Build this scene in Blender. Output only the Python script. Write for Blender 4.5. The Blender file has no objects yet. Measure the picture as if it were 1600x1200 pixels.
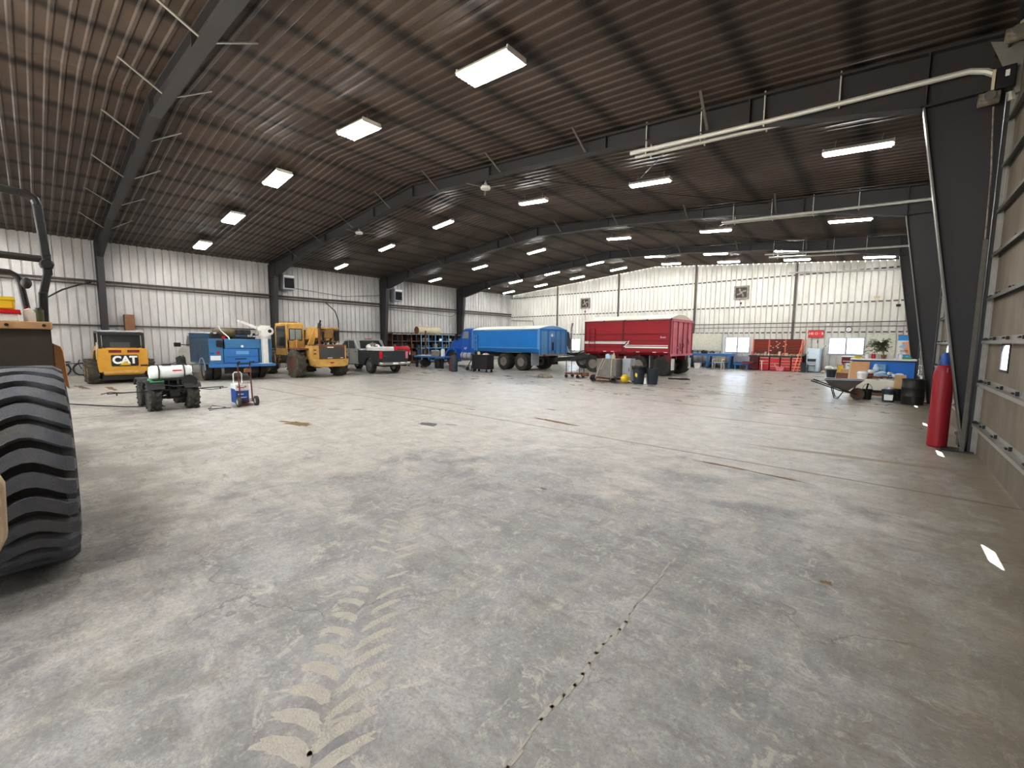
import bpy, bmesh, math, random
from mathutils import Vector, Matrix, Euler
R=math.radians; PI=math.pi
random.seed(7)
SC=bpy.context.scene; COL=SC.collection

# ------------------------------------------------------------------ materials
def N(nt,t,**kw):
    n=nt.nodes.new(t)
    for k,v in kw.items(): setattr(n,k,v)
    return n
def newmat(name):
    m=bpy.data.materials.new(name); m.use_nodes=True
    nt=m.node_tree; b=nt.nodes['Principled BSDF']; return m,nt,b
def mat(name,c,rough=.6,metal=0.,dirt=.35,scale=3.,dc=None,bump=0.,emit=0.,bs=None,sharp=.25):
    m,nt,b=newmat(name); L=nt.links
    b.inputs['Roughness'].default_value=rough; b.inputs['Metallic'].default_value=metal
    if dirt>0:
        tc=N(nt,'ShaderNodeTexCoord'); no=N(nt,'ShaderNodeTexNoise')
        no.inputs['Scale'].default_value=scale; no.inputs['Detail'].default_value=8; no.inputs['Roughness'].default_value=.65
        L.new(tc.outputs['Object'],no.inputs['Vector'])
        r=N(nt,'ShaderNodeValToRGB'); r.color_ramp.elements[0].position=.5-sharp; r.color_ramp.elements[1].position=.5+sharp*.6
        d=dc or (c[0]*.35,c[1]*.32,c[2]*.3)
        mixd=[c[i]*(1-dirt)+d[i]*dirt for i in range(3)]
        r.color_ramp.elements[0].color=(*mixd,1); r.color_ramp.elements[1].color=(*c,1)
        L.new(no.outputs['Fac'],r.inputs['Fac']); L.new(r.outputs['Color'],b.inputs['Base Color'])
        if bump>0:
            n2=N(nt,'ShaderNodeTexNoise'); n2.inputs['Scale'].default_value=bs or scale*12; n2.inputs['Detail'].default_value=4
            L.new(tc.outputs['Object'],n2.inputs['Vector'])
            bp=N(nt,'ShaderNodeBump'); bp.inputs['Strength'].default_value=bump; bp.inputs['Distance'].default_value=.01
            L.new(n2.outputs['Fac'],bp.inputs['Height']); L.new(bp.outputs['Normal'],b.inputs['Normal'])
    else: b.inputs['Base Color'].default_value=(*c,1)
    if emit>0:
        b.inputs['Emission Color'].default_value=(*c,1); b.inputs['Emission Strength'].default_value=emit
    return m
def glassmat(name,tint=(.9,.95,1),mix=.15,rough=.02,dark=None):
    m,nt,b=newmat(name); L=nt.links
    t=N(nt,'ShaderNodeBsdfTransparent'); t.inputs['Color'].default_value=(*tint,1)
    g=N(nt,'ShaderNodeBsdfGlossy'); g.inputs['Roughness'].default_value=rough
    x=N(nt,'ShaderNodeMixShader'); x.inputs[0].default_value=mix
    L.new(t.outputs[0],x.inputs[1]); L.new(g.outputs[0],x.inputs[2]); L.new(x.outputs[0],nt.nodes['Material Output'].inputs['Surface'])
    return m

M=dict(
 steel=mat('dark frame steel',(.046,.046,.052),.55,.2,.5,1.5,(.06,.045,.03)),
 steel_l=mat('mid grey steel',(.17,.165,.15),.5,.3,.4,4),
 galv=mat('galvanised steel',(.34,.34,.32),.45,.5,.4,5,(.2,.17,.13)),
 track=mat('pale track steel',(.62,.62,.58),.5,.2,.3,5),
 dstrip=mat('dusty angle strip',(.15,.14,.12),.7,.1,.5,9),
 barrow=mat('stained barrow steel',(.13,.125,.12),.5,.3,.5,5,(.12,.06,.03)),
 rust=mat('rusty steel',(.20,.09,.045),.8,.2,.6,4,(.06,.04,.03)),
 pipe=mat('wall pipe',(.10,.085,.075),.6,.2,.5,3,(.05,.03,.02)),
 black=mat('black paint',(.012,.012,.014),.5,0,.35,4,(.03,.027,.022)),
 blackp=mat('black plastic',(.015,.016,.018),.55,0,.3,6,(.035,.032,.028)),
 rubber=mat('tyre rubber',(.028,.028,.028),.8,0,.6,5,(.11,.095,.07),bump=.3,sharp=.2),
 rubberb=mat('loader tyre rubber',(.10,.11,.135),.75,0,.55,9,(.19,.17,.14),bump=.8,bs=140,sharp=.2),
 rubberg=mat('loader tyre groove rubber',(.02,.02,.024),.9,0,.5,9,(.07,.06,.045)),
 rubberd=mat('dusty tyre rubber',(.06,.055,.045),.85,0,.6,5,(.16,.13,.085),bump=.3),
 rim=mat('dull rim',(.28,.26,.22),.5,.4,.6,6,(.1,.07,.04)),
 rimr=mat('rusty rim',(.15,.06,.035),.75,.1,.5,6),
 chrome=mat('chrome',(.62,.62,.6),.22,.8,.25,6),
 yel=mat('machine yellow',(.62,.33,.035),.5,0,.45,3,(.24,.14,.05)),
 yelo=mat('old yellow paint',(.62,.39,.11),.6,0,.6,3.5,(.25,.12,.045)),
 yelb=mat('bright yellow plastic',(.75,.52,.03),.4,0,.15,4),
 tan=mat('tan machine paint',(.55,.34,.17),.6,0,.45,5,(.25,.16,.09)),
 orange=mat('orange tan paint',(.85,.45,.2),.55,0,.35,4),
 beige=mat('beige cast steel',(.55,.42,.30),.7,0,.4,7,(.3,.2,.12),bump=.5),
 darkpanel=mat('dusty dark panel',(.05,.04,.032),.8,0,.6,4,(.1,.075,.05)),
 blue=mat('truck blue',(.05,.20,.48),.38,0,.3,1.5,(.035,.12,.28)),
 blueg=mat('grain box blue',(.025,.23,.62),.33,0,.25,1.2,(.02,.13,.36)),
 bluec=mat('cab blue',(.02,.13,.50),.3,0,.25,1.5),
 bluel=mat('pale blue steel',(.18,.40,.66),.4,0,.3,3),
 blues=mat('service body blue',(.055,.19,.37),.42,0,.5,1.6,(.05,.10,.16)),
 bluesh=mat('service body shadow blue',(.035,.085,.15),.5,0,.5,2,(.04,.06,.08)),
 bench=mat('bench blue',(.035,.14,.34),.5,0,.4,3),
 counter=mat('bright counter blue',(.02,.22,.72),.4,0,.3,1.6,(.02,.12,.45)),
 red=mat('trailer red',(.36,.006,.02),.5,0,.3,1.6,(.2,.01,.02)),
 redl=mat('trailer rear pink red',(.72,.24,.30),.4,0,.4,3,(.4,.05,.08)),
 redc=mat('cabinet red',(.55,.02,.03),.35,0,.3,4),
 redd=mat('dark red',(.17,.012,.02),.5,0,.4,4),
 handt=mat('brown red paint',(.13,.03,.025),.6,0,.5,6),
 redo=mat('orange red edge',(.78,.20,.12),.45,0,.2,4),
 redcyl=mat('cylinder red',(.30,.012,.025),.45,0,.5,6,(.22,.02,.02),bump=.15),
 cap=mat('cap blue',(.02,.09,.32),.45,0,.4,9,(.03,.05,.12)),
 silver=mat('pickup silver',(.46,.47,.46),.3,.5,.3,2),
 graphite=mat('pickup graphite',(.055,.065,.075),.3,.4,.4,3,(.10,.09,.075)),
 white=mat('white paint',(.78,.77,.72),.45,0,.3,3),
 whitep=mat('white plastic',(.82,.84,.82),.4,0,.15,5),
 fridge=mat('fridge white',(.70,.84,.92),.35,0,.1,3),
 tarp=mat('cream tarp',(.80,.79,.70),.6,0,.2,1.5,(.6,.56,.45)),
 cream=mat('cream tank',(.62,.56,.40),.6,0,.35,3),
 wood=mat('plywood',(.62,.36,.19),.65,0,.3,5,(.42,.22,.11)),
 woodd=mat('old brown wood',(.25,.13,.07),.8,0,.5,6),
 card=mat('cardboard',(.55,.37,.20),.8,0,.3,5),
 greyt=mat('grey tarp',(.23,.22,.20),.8,0,.4,5,bump=.6,bs=20),
 greyb=mat('pale grey steel box',(.45,.47,.52),.5,0,.3,4),
 bind=mat('bin grey blue',(.035,.045,.06),.5,0,.3,5),
 bluef=mat('flyer blue',(.05,.35,.85),.5,0,.05,4),
 orangef=mat('flyer orange',(.9,.42,.2),.5,0,.05,4),
 board=mat('pegboard',(.64,.65,.55),.7,0,.35,12,(.35,.33,.25),sharp=.1),
 green=mat('green plastic',(.08,.38,.16),.4,0,.3,5),
 leaf=mat('dull leaf',(.07,.075,.03),.7,0,.4,9),
 signal=mat('tail lamp red',(.5,.02,.02),.25,0,.1,4),
 rad=mat('radiator mesh',(.06,.065,.07),.6,.3,.6,40,(.14,.13,.1)),
 dglass=mat('dark glass',(.03,.035,.035),.12,0,.3,2,(.09,.10,.09)),
 lglass=mat('pale glass',(.30,.34,.32),.12,0,.3,2,(.12,.14,.13)),
 text_w=mat('white lettering',(.85,.85,.82),.5,0,0),
 text_p=mat('pale lettering',(.8,.55,.45),.6,0,0),
 boom=mat('boom brown yellow',(.30,.17,.06),.65,0,.6,4,(.06,.04,.025)),
 glass=glassmat('window glass'),
 jug=mat('pale blue jug',(.50,.68,.85),.25,0,.1,4),
 clutter=mat('mixed dull junk',(.30,.26,.21),.7,0,.7,9,(.06,.05,.05),sharp=.12),
 olive=mat('brown tank',(.12,.09,.045),.6,0,.5,5),
)
LIGHT=112.
def tube_mat():
    m,nt,b=newmat('lit tubes'); e=N(nt,'ShaderNodeEmission'); e.inputs[0].default_value=(1,.985,.96,1); e.inputs[1].default_value=LIGHT
    nt.links.new(e.outputs[0],nt.nodes['Material Output'].inputs['Surface']); return m
M['tube']=tube_mat()

def wall_mat(name,c,dc,rough=.5,zlo=1.2,stain=.5):
    m,nt,b=newmat(name); L=nt.links
    tc=N(nt,'ShaderNodeTexCoord'); mp=N(nt,'ShaderNodeMapping'); mp.inputs['Scale'].default_value=(1,1,.35)
    no=N(nt,'ShaderNodeTexNoise'); no.inputs['Scale'].default_value=1.6; no.inputs['Detail'].default_value=9; no.inputs['Roughness'].default_value=.7
    L.new(tc.outputs['Object'],mp.inputs[0]); L.new(mp.outputs[0],no.inputs['Vector'])
    r=N(nt,'ShaderNodeValToRGB'); r.color_ramp.elements[0].position=.32; r.color_ramp.elements[1].position=.62
    r.color_ramp.elements[0].color=(*dc,1); r.color_ramp.elements[1].color=(*c,1)
    L.new(no.outputs['Fac'],r.inputs[0])
    sp=N(nt,'ShaderNodeSeparateXYZ'); L.new(tc.outputs['Object'],sp.inputs[0])
    mr=N(nt,'ShaderNodeMapRange'); mr.inputs[1].default_value=0; mr.inputs[2].default_value=zlo; mr.inputs[3].default_value=stain; mr.inputs[4].default_value=1
    L.new(sp.outputs['Z'],mr.inputs[0])
    mx=N(nt,'ShaderNodeMix',data_type='RGBA',blend_type='MULTIPLY'); mx.inputs[0].default_value=1
    L.new(r.outputs[0],mx.inputs[6]); L.new(mr.outputs[0],mx.inputs[7]); L.new(mx.outputs[2],b.inputs['Base Color'])
    b.inputs['Roughness'].default_value=rough
    return m
M['wall_l']=wall_mat('left wall liner',(.60,.59,.58),(.45,.44,.43),.5,1.0,.6)
M['wall_f']=wall_mat('far wall liner',(.68,.68,.63),(.55,.545,.49),.45,1.0,.8)
M['door_p']=wall_mat('dusty door panel',(.22,.185,.14),(.13,.107,.08),.7,1.5,.8)
M['seam']=mat('liner seam',(.10,.09,.08),.7,0,.5,6)

def ceil_mat(rough,spec,nm):
    m,nt,b=newmat(nm); L=nt.links
    tc=N(nt,'ShaderNodeTexCoord'); sp=N(nt,'ShaderNodeSeparateXYZ'); L.new(tc.outputs['Object'],sp.inputs[0])
    no=N(nt,'ShaderNodeTexNoise'); no.inputs['Scale'].default_value=.9; no.inputs['Detail'].default_value=8
    L.new(tc.outputs['Object'],no.inputs['Vector'])
    r=N(nt,'ShaderNodeValToRGB'); r.color_ramp.elements[0].position=.3; r.color_ramp.elements[1].position=.7
    r.color_ramp.elements[0].color=(.050,.036,.028,1); r.color_ramp.elements[1].color=(.098,.073,.058,1)
    L.new(no.outputs['Fac'],r.inputs[0])
    # darker bands where the liner crosses the purlins above it (every 1.4 m across the width)
    a=N(nt,'ShaderNodeMath',operation='ADD'); a.inputs[1].default_value=100.73; L.new(sp.outputs['X'],a.inputs[0])
    d=N(nt,'ShaderNodeMath',operation='DIVIDE'); d.inputs[1].default_value=1.4; L.new(a.outputs[0],d.inputs[0])
    f=N(nt,'ShaderNodeMath',operation='FRACT'); L.new(d.outputs[0],f.inputs[0])
    s=N(nt,'ShaderNodeMath',operation='SUBTRACT'); s.inputs[1].default_value=.5; L.new(f.outputs[0],s.inputs[0])
    ab=N(nt,'ShaderNodeMath',operation='ABSOLUTE'); L.new(s.outputs[0],ab.inputs[0])
    mr=N(nt,'ShaderNodeMapRange'); mr.inputs[1].default_value=.03; mr.inputs[2].default_value=.17; mr.inputs[3].default_value=.22; mr.inputs[4].default_value=1
    L.new(ab.outputs[0],mr.inputs[0])
    mx=N(nt,'ShaderNodeMix',data_type='RGBA',blend_type='MULTIPLY'); mx.inputs[0].default_value=1
    L.new(r.outputs[0],mx.inputs[6]); L.new(mr.outputs[0],mx.inputs[7]); L.new(mx.outputs[2],b.inputs['Base Color'])
    b.inputs['Roughness'].default_value=rough; b.inputs['Specular IOR Level'].default_value=spec
    return m
M['ceil']=ceil_mat(.62,.35,'brown roof liner'); M['ceil_rib']=ceil_mat(.46,.42,'brown roof liner rib')

def floor_mat():
    m,nt,b=newmat('dusty concrete'); L=nt.links
    tc=N(nt,'ShaderNodeTexCoord'); P=tc.outputs['Object']
    def noise(s,d=8,r=.6,vec=P,dist=0.):
        n=N(nt,'ShaderNodeTexNoise'); n.inputs['Scale'].default_value=s; n.inputs['Detail'].default_value=d; n.inputs['Roughness'].default_value=r
        n.inputs['Distortion'].default_value=dist; L.new(vec,n.inputs['Vector']); return n.outputs['Fac']
    def mapping(sc,rz=0):
        mp=N(nt,'ShaderNodeMapping'); mp.inputs['Scale'].default_value=sc; mp.inputs['Rotation'].default_value=(0,0,rz); L.new(P,mp.inputs[0]); return mp.outputs[0]
    def ramp(f,p0,p1,c0=(0,0,0),c1=(1,1,1)):
        r=N(nt,'ShaderNodeValToRGB'); r.color_ramp.elements[0].position=p0; r.color_ramp.elements[1].position=p1
        r.color_ramp.elements[0].color=(*c0,1); r.color_ramp.elements[1].color=(*c1,1); L.new(f,r.inputs[0]); return r.outputs[0]
    def mix(f,a,bb,bt='MIX'):
        x=N(nt,'ShaderNodeMix',data_type='RGBA',blend_type=bt)
        if isinstance(f,float): x.inputs[0].default_value=f
        else: L.new(f,x.inputs[0])
        for i,v in ((6,a),(7,bb)):
            if isinstance(v,tuple): x.inputs[i].default_value=(*v,1)
            else: L.new(v,x.inputs[i])
        return x.outputs[2]
    def math_(op,a,bb=None):
        x=N(nt,'ShaderNodeMath',operation=op)
        for i,v in ((0,a),(1,bb)):
            if v is None: continue
            if isinstance(v,(int,float)): x.inputs[i].default_value=v
            else: L.new(v,x.inputs[i])
        return x.outputs[0]
    sp=N(nt,'ShaderNodeSeparateXYZ'); L.new(P,sp.inputs[0]); X=sp.outputs['X']; Y=sp.outputs['Y']
    conc=ramp(noise(1.6,10,.75),.40,.60,(.215,.215,.222),(.385,.380,.378))
    dust=ramp(noise(3.2,10,.75),.40,.60,(.39,.375,.345),(.55,.535,.50))
    # dust cover: more with distance from the bare patch in front of the camera
    dx=math_('ADD',X,1.5); dy=math_('SUBTRACT',Y,1.8)
    rr=math_('SQRT',math_('ADD',math_('MULTIPLY',dx,dx),math_('MULTIPLY',dy,dy)))
    mr=N(nt,'ShaderNodeMapRange'); mr.inputs[1].default_value=1.2; mr.inputs[2].default_value=5.; mr.inputs[3].default_value=-.16; mr.inputs[4].default_value=.17
    L.new(rr,mr.inputs[0])
    cover=math_('ADD',noise(.8,9,.68,dist=.6),mr.outputs[0])
    c=mix(ramp(cover,.44,.58),conc,dust)
    # scuffed light patches and streaks of dust dragged by tyres
    st=ramp(noise(1.,8,.7,mapping((6,.9,1),R(20))),.52,.64)
    c=mix(math_('MULTIPLY',st,.35),c,(.46,.42,.35))
    st2=ramp(noise(1.,8,.7,mapping((.25,5,1),R(4))),.50,.64)
    far=N(nt,'ShaderNodeMapRange'); far.inputs[1].default_value=5; far.inputs[2].default_value=10; far.inputs[3].default_value=.15; far.inputs[4].default_value=.28; L.new(Y,far.inputs[0])
    c=mix(math_('MULTIPLY',st2,far.outputs[0]),c,(.36,.32,.25))
    st3=ramp(noise(1.4,9,.75,mapping((1.2,5,1),R(-38))),.54,.62)
    nf=N(nt,'ShaderNodeMapRange'); nf.inputs[1].default_value=9; nf.inputs[2].default_value=4; nf.inputs[3].default_value=.05; nf.inputs[4].default_value=.4; L.new(Y,nf.inputs[0])
    c=mix(math_('MULTIPLY',st3,nf.outputs[0]),c,(.17,.155,.14))
    st4=ramp(noise(1.,7,.7,mapping((.10,3.6,1),R(1.5))),.55,.72)
    c=mix(math_('MULTIPLY',st4,far.outputs[0]),c,(.33,.30,.25))
    # fine grit and pale flecks
    c=mix(math_('MULTIPLY',ramp(noise(48,5,.85),.46,.64),.5),c,(.16,.14,.12))
    c=mix(math_('MULTIPLY',ramp(noise(19,7,.85),.54,.62),.5),c,(.52,.49,.43))
    c=mix(math_('MULTIPLY',ramp(noise(5.5,8,.85,dist=1.2),.545,.60),.55),c,(.54,.51,.45))
    # dark damp dirt along both sides
    side=N(nt,'ShaderNodeMapRange'); side.inputs[1].default_value=-1.2; side.inputs[2].default_value=1.1; side.inputs[3].default_value=0.; side.inputs[4].default_value=.30; L.new(X,side.inputs[0])
    ds=ramp(math_('ADD',noise(1.0,8,.7,mapping((1,.45,1))),side.outputs[0]),.56,.74)
    c=mix(math_('MULTIPLY',ds,math_('MULTIPLY',side.outputs[0],2.6)),c,(.17,.13,.075))
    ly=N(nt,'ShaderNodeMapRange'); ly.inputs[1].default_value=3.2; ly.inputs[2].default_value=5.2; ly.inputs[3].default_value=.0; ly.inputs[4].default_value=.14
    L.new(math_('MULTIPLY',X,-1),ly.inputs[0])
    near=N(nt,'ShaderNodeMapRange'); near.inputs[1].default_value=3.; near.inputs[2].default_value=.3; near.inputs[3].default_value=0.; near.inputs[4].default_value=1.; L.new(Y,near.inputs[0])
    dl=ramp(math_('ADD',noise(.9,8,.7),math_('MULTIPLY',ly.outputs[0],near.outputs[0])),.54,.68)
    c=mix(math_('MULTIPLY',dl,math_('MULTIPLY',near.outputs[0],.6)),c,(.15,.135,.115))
    # hairline cracks
    vo=N(nt,'ShaderNodeTexVoronoi',feature='DISTANCE_TO_EDGE'); vo.inputs['Scale'].default_value=.55
    wv=N(nt,'ShaderNodeVectorMath',operation='ADD'); nn=N(nt,'ShaderNodeTexNoise'); nn.inputs['Scale'].default_value=2.2; nn.inputs['Detail'].default_value=6; L.new(P,nn.inputs['Vector'])
    L.new(P,wv.inputs[0]); L.new(nn.outputs['Color'],wv.inputs[1]); L.new(wv.outputs[0],vo.inputs['Vector'])
    ck=math_('LESS_THAN',vo.outputs['Distance'],.0045)
    c=mix(math_('MULTIPLY',ck,math_('MULTIPLY',ramp(noise(.6),.5,.55),.45)),c,(.10,.09,.08))
    # sawn joints
    def joint(v,pos,w,k):
        nonlocal c
        e=math_('LESS_THAN',math_('ABSOLUTE',math_('SUBTRACT',v,pos)),w)
        c=mix(math_('MULTIPLY',e,k),c,(.11,.07,.035))
    wob=math_('MULTIPLY',math_('SUBTRACT',noise(.7),.5),.10)
    Xw=math_('ADD',X,wob); Yw=math_('ADD',Y,wob)
    for p in (-20.5,-12.2): joint(Xw,p,.03,.75)
    for p in (6.3,13.3,16.4,20.3,24.5): joint(Yw,p,.028,.6)
    L.new(c,b.inputs['Base Color'])
    rg=ramp(noise(1.1,8,.7),.3,.7,(.29,)*3,(.44,)*3); 
    fr=N(nt,'ShaderNodeMapRange'); fr.inputs[1].default_value=4; fr.inputs[2].default_value=12; fr.inputs[3].default_value=.12; fr.inputs[4].default_value=-.06; L.new(Y,fr.inputs[0])
    L.new(math_('ADD',rg,fr.outputs[0]),b.inputs['Roughness'])
    bp=N(nt,'ShaderNodeBump'); bp.inputs['Strength'].default_value=.4; bp.inputs['Distance'].default_value=.007
    L.new(math_('ADD',noise(9,8,.75),math_('MULTIPLY',noise(60,3,.7),.5)),bp.inputs['Height']); L.new(bp.outputs[0],b.inputs['Normal'])
    return m
M['floor']=floor_mat()
M['dustprint']=mat('pale dust print',(.47,.44,.385),.9,0,.5,14,(.24,.23,.215),bump=.5,bs=90,sharp=.3)
M['oil']=mat('dark oil stain',(.05,.05,.055),.35,0,.5,12)
M['trackdirt']=mat('tyre track dirt',(.36,.32,.25),.9,0,.5,5,(.26,.22,.16))
M['mud']=mat('brown mud streak',(.22,.15,.08),.9,0,.5,14)

# ------------------------------------------------------------------ mesh helper
def frame_of(d):
    d=Vector(d).normalized(); a=Vector((0,0,1)) if abs(d.z)<.9 else Vector((1,0,0))
    u=d.cross(a).normalized(); return u,d.cross(u).normalized()
SPLIT=set('axle divider hanger castor leg grip bracket wheel knob lamp vent lift_tower tail_light upright rail divider foot strap tank_strap tube_clamp foot reflector sticker step side_rib rear_rib rear_post frame_panel deck roller hinge bolts handle mud_flap cab_roof air_hose chain hose hydraulic_cylinder gate_rail tarp_latch feet suspension_arm cover_slot tread_step crane_boom fan_blade slat rubber_foot edge_strip post controls stripe'.split())
class B:
    def __init__(s): s.v=[]; s.f=[]
    def add(s,vs,fs):
        o=len(s.v); s.v+= [tuple(v) for v in vs]; s.f+=[tuple(i+o for i in f) for f in fs]; return s
    def rng(s,x0,x1,y0,y1,z0,z1):
        return s.add([(x0,y0,z0),(x1,y0,z0),(x1,y1,z0),(x0,y1,z0),(x0,y0,z1),(x1,y0,z1),(x1,y1,z1),(x0,y1,z1)],
            [(0,3,2,1),(4,5,6,7),(0,1,5,4),(1,2,6,5),(2,3,7,6),(3,0,4,7)])
    def box(s,c,d,rot=(0,0,0),tx=1,ty=1):
        m=Matrix.Translation(Vector(c))@Euler(rot).to_matrix().to_4x4()
        h=[(a*d[0]/2*(tx if k>0 else 1),b*d[1]/2*(ty if k>0 else 1),k*d[2]/2) for k in(-1,1) for a,b in((-1,-1),(1,-1),(1,1),(-1,1))]
        return s.add([m@Vector(p) for p in h],[(0,3,2,1),(4,5,6,7),(0,1,5,4),(1,2,6,5),(2,3,7,6),(3,0,4,7)])
    def beam(s,p,q,w,h=None):
        p,q=Vector(p),Vector(q); u,v=frame_of(q-p); h=h or w
        vs=[c+u*a*w/2+v*b*h/2 for c in(p,q) for a,b in((-1,-1),(1,-1),(1,1),(-1,1))]
        return s.add(vs,[(0,3,2,1),(4,5,6,7),(0,1,5,4),(1,2,6,5),(2,3,7,6),(3,0,4,7)])
    def prism(s,poly,ax,a,b):
        def P(u,v,w): return {'x':(w,u,v),'y':(u,w,v),'z':(u,v,w)}[ax]
        n=len(poly); vs=[P(u,v,a) for u,v in poly]+[P(u,v,b) for u,v in poly]
        return s.add(vs,[tuple(range(n)),tuple(range(2*n-1,n-1,-1))]+[(i,i+n,(i+1)%n+n,(i+1)%n) for i in range(n)])
    def cyl(s,p,q,r,r2=None,n=14,cap=True):
        p,q=Vector(p),Vector(q); r2=r if r2 is None else r2; u,v=frame_of(q-p)
        vs=[c+u*math.cos(2*PI*i/n)*rr+v*math.sin(2*PI*i/n)*rr for c,rr in((p,r),(q,r2)) for i in range(n)]
        fs=[(i,(i+1)%n,n+(i+1)%n,n+i) for i in range(n)]
        if cap: fs+=[tuple(range(n-1,-1,-1)),tuple(range(n,2*n))]
        return s.add(vs,fs)
    def tube(s,pts,r,n=8,closed=False):
        pts=[Vector(p) for p in pts]; k=len(pts); vs=[]; t=(pts[1]-pts[0]).normalized(); u,v=frame_of(t)
        for i,p in enumerate(pts):
            a=pts[(i-1)%k] if (i or closed) else pts[0]; bq=pts[(i+1)%k] if (i<k-1 or closed) else pts[-1]
            t=(bq-a).normalized(); u=(u-t*u.dot(t)).normalized(); v=t.cross(u)
            vs+=[p+u*math.cos(2*PI*j/n)*r+v*math.sin(2*PI*j/n)*r for j in range(n)]
        fs=[(i*n+j,i*n+(j+1)%n,((i+1)%k)*n+(j+1)%n,((i+1)%k)*n+j) for i in range(k if closed else k-1) for j in range(n)]
        if not closed: fs+=[tuple(range(n-1,-1,-1)),tuple(range((k-1)*n,k*n))]
        return s.add(vs,fs)
    def lathe(s,c,ax,prof,n=24,cap=True):
        """prof: list of (radius, height along ax)"""
        c=Vector(c); A={'x':Vector((1,0,0)),'y':Vector((0,1,0)),'z':Vector((0,0,1))}[ax] if isinstance(ax,str) else Vector(ax).normalized(); u,v=frame_of(A); vs=[]
        for r,h in prof: vs+=[c+A*h+u*math.cos(2*PI*i/n)*r+v*math.sin(2*PI*i/n)*r for i in range(n)]
        k=len(prof); fs=[(a*n+i,a*n+(i+1)%n,(a+1)*n+(i+1)%n,(a+1)*n+i) for a in range(k-1) for i in range(n)]
        if cap: fs+=[tuple(range(n-1,-1,-1)),tuple(range((k-1)*n,k*n))]
        return s.add(vs,fs)
    def sph(s,c,r,n=12,m=8):
        rx,ry,rz=(r,r,r) if isinstance(r,(int,float)) else r; vs=[(c[0],c[1],c[2]-rz)]
        for j in range(1,m):
            t=PI*j/m
            for i in range(n): vs.append((c[0]+rx*math.sin(t)*math.cos(2*PI*i/n),c[1]+ry*math.sin(t)*math.sin(2*PI*i/n),c[2]-rz*math.cos(t)))
        vs.append((c[0],c[1],c[2]+rz)); fs=[(0,1+(i+1)%n,1+i) for i in range(n)]
        for j in range(m-2):
            fs+=[(1+j*n+i,1+j*n+(i+1)%n,1+(j+1)*n+(i+1)%n,1+(j+1)*n+i) for i in range(n)]
        t=len(vs)-1; fs+=[(t,1+(m-2)*n+i,1+(m-2)*n+(i+1)%n) for i in range(n)]
        return s.add(vs,fs)
    def quad(s,*p): return s.add(p,[tuple(range(len(p)))])
    def groups(s):
        n=len(s.v); par=list(range(n))
        def fd(a):
            while par[a]!=a: par[a]=par[par[a]]; a=par[a]
            return a
        for f in s.f:
            for i in f[1:]: par[fd(i)]=fd(f[0])
        isl={}
        for i in range(n): isl.setdefault(fd(i),[]).append(i)
        keys=list(isl); bb=[[min(s.v[i][k] for i in isl[q]) for k in range(3)]+[max(s.v[i][k] for i in isl[q]) for k in range(3)] for q in keys]
        p2=list(range(len(keys)))
        def f2(a):
            while p2[a]!=a: a=p2[a]
            return a
        for i in range(len(keys)):
            for j in range(i):
                if all(bb[i][k]<=bb[j][k+3]+.004 and bb[j][k]<=bb[i][k+3]+.004 for k in range(3)): p2[f2(i)]=f2(j)
        out={}
        for i,q in enumerate(keys): out.setdefault(f2(i),set()).update(isl[q])
        return list(out.values())
    def mk(s,name,m,parent=None,bev=0,smooth=True,weld=False):
        if name in SPLIT and parent is not None:
            g=s.groups()
            if len(g)>1:
                for vs in g:
                    idx={v:i for i,v in enumerate(sorted(vs))}; nb=B(); nb.v=[s.v[v] for v in sorted(vs)]; nb.f=[tuple(idx[i] for i in f) for f in s.f if f[0] in idx]
                    o=nb._mk(name,m,parent,bev,smooth,weld)
                return o
        return s._mk(name,m,parent,bev,smooth,weld)
    def _mk(s,name,m,parent=None,bev=0,smooth=True,weld=False):
        me=bpy.data.meshes.new(name); off=Vector((0,0,0)); q=parent
        while q is not None: off+=Vector(q.location); q=q.parent
        me.from_pydata([Vector(v)-off for v in s.v],[],s.f)
        bm=bmesh.new(); bm.from_mesh(me)
        if weld: bmesh.ops.remove_doubles(bm,verts=bm.verts,dist=1e-5)
        bmesh.ops.recalc_face_normals(bm,faces=bm.faces); bm.to_mesh(me); bm.free()
        if smooth: me.shade_smooth(); me.set_sharp_from_angle(angle=.6)
        o=bpy.data.objects.new(name,me); COL.objects.link(o); me.materials.append(M[m] if isinstance(m,str) else m)
        if parent is not None: o.parent=parent
        if bev:
            md=o.modifiers.new('bevel','BEVEL'); md.width=bev; md.segments=2; md.limit_method='ANGLE'; md.angle_limit=.7
        return o
def T(name,label,cat,loc,group=None):
    o=bpy.data.objects.new(name,None); COL.objects.link(o); o.location=loc; o.empty_display_size=.1
    o['label']=label; o['category']=cat
    if group: o['group']=group
    return o
def tag(o,label,cat,group=None,kind=None):
    o['label']=label; o['category']=cat
    if group: o['group']=group
    if kind: o['kind']=kind
    return o
def recentre(o,p):
    """move the origin of a single-mesh thing to p without moving its mesh"""
    d=Vector(p)-Vector(o.location); o.data.transform(Matrix.Translation(-d)); o.location=p; return o
def S(name,b,m,parent=None,**kw):
    o=b.mk(name,m,parent,**kw)
    if parent is None: o['kind']='structure'
    return o
def ES(name,loc=(0,0,0)):
    o=bpy.data.objects.new(name,None); COL.objects.link(o); o.location=loc; o['kind']='structure'; return o
def copy_tree(o,parent=None):
    c=o.copy(); COL.objects.link(c)
    if parent is not None: c.parent=parent
    for ch in [k for k in bpy.data.objects if k.parent==o]: copy_tree(ch,c)
    return c
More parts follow.
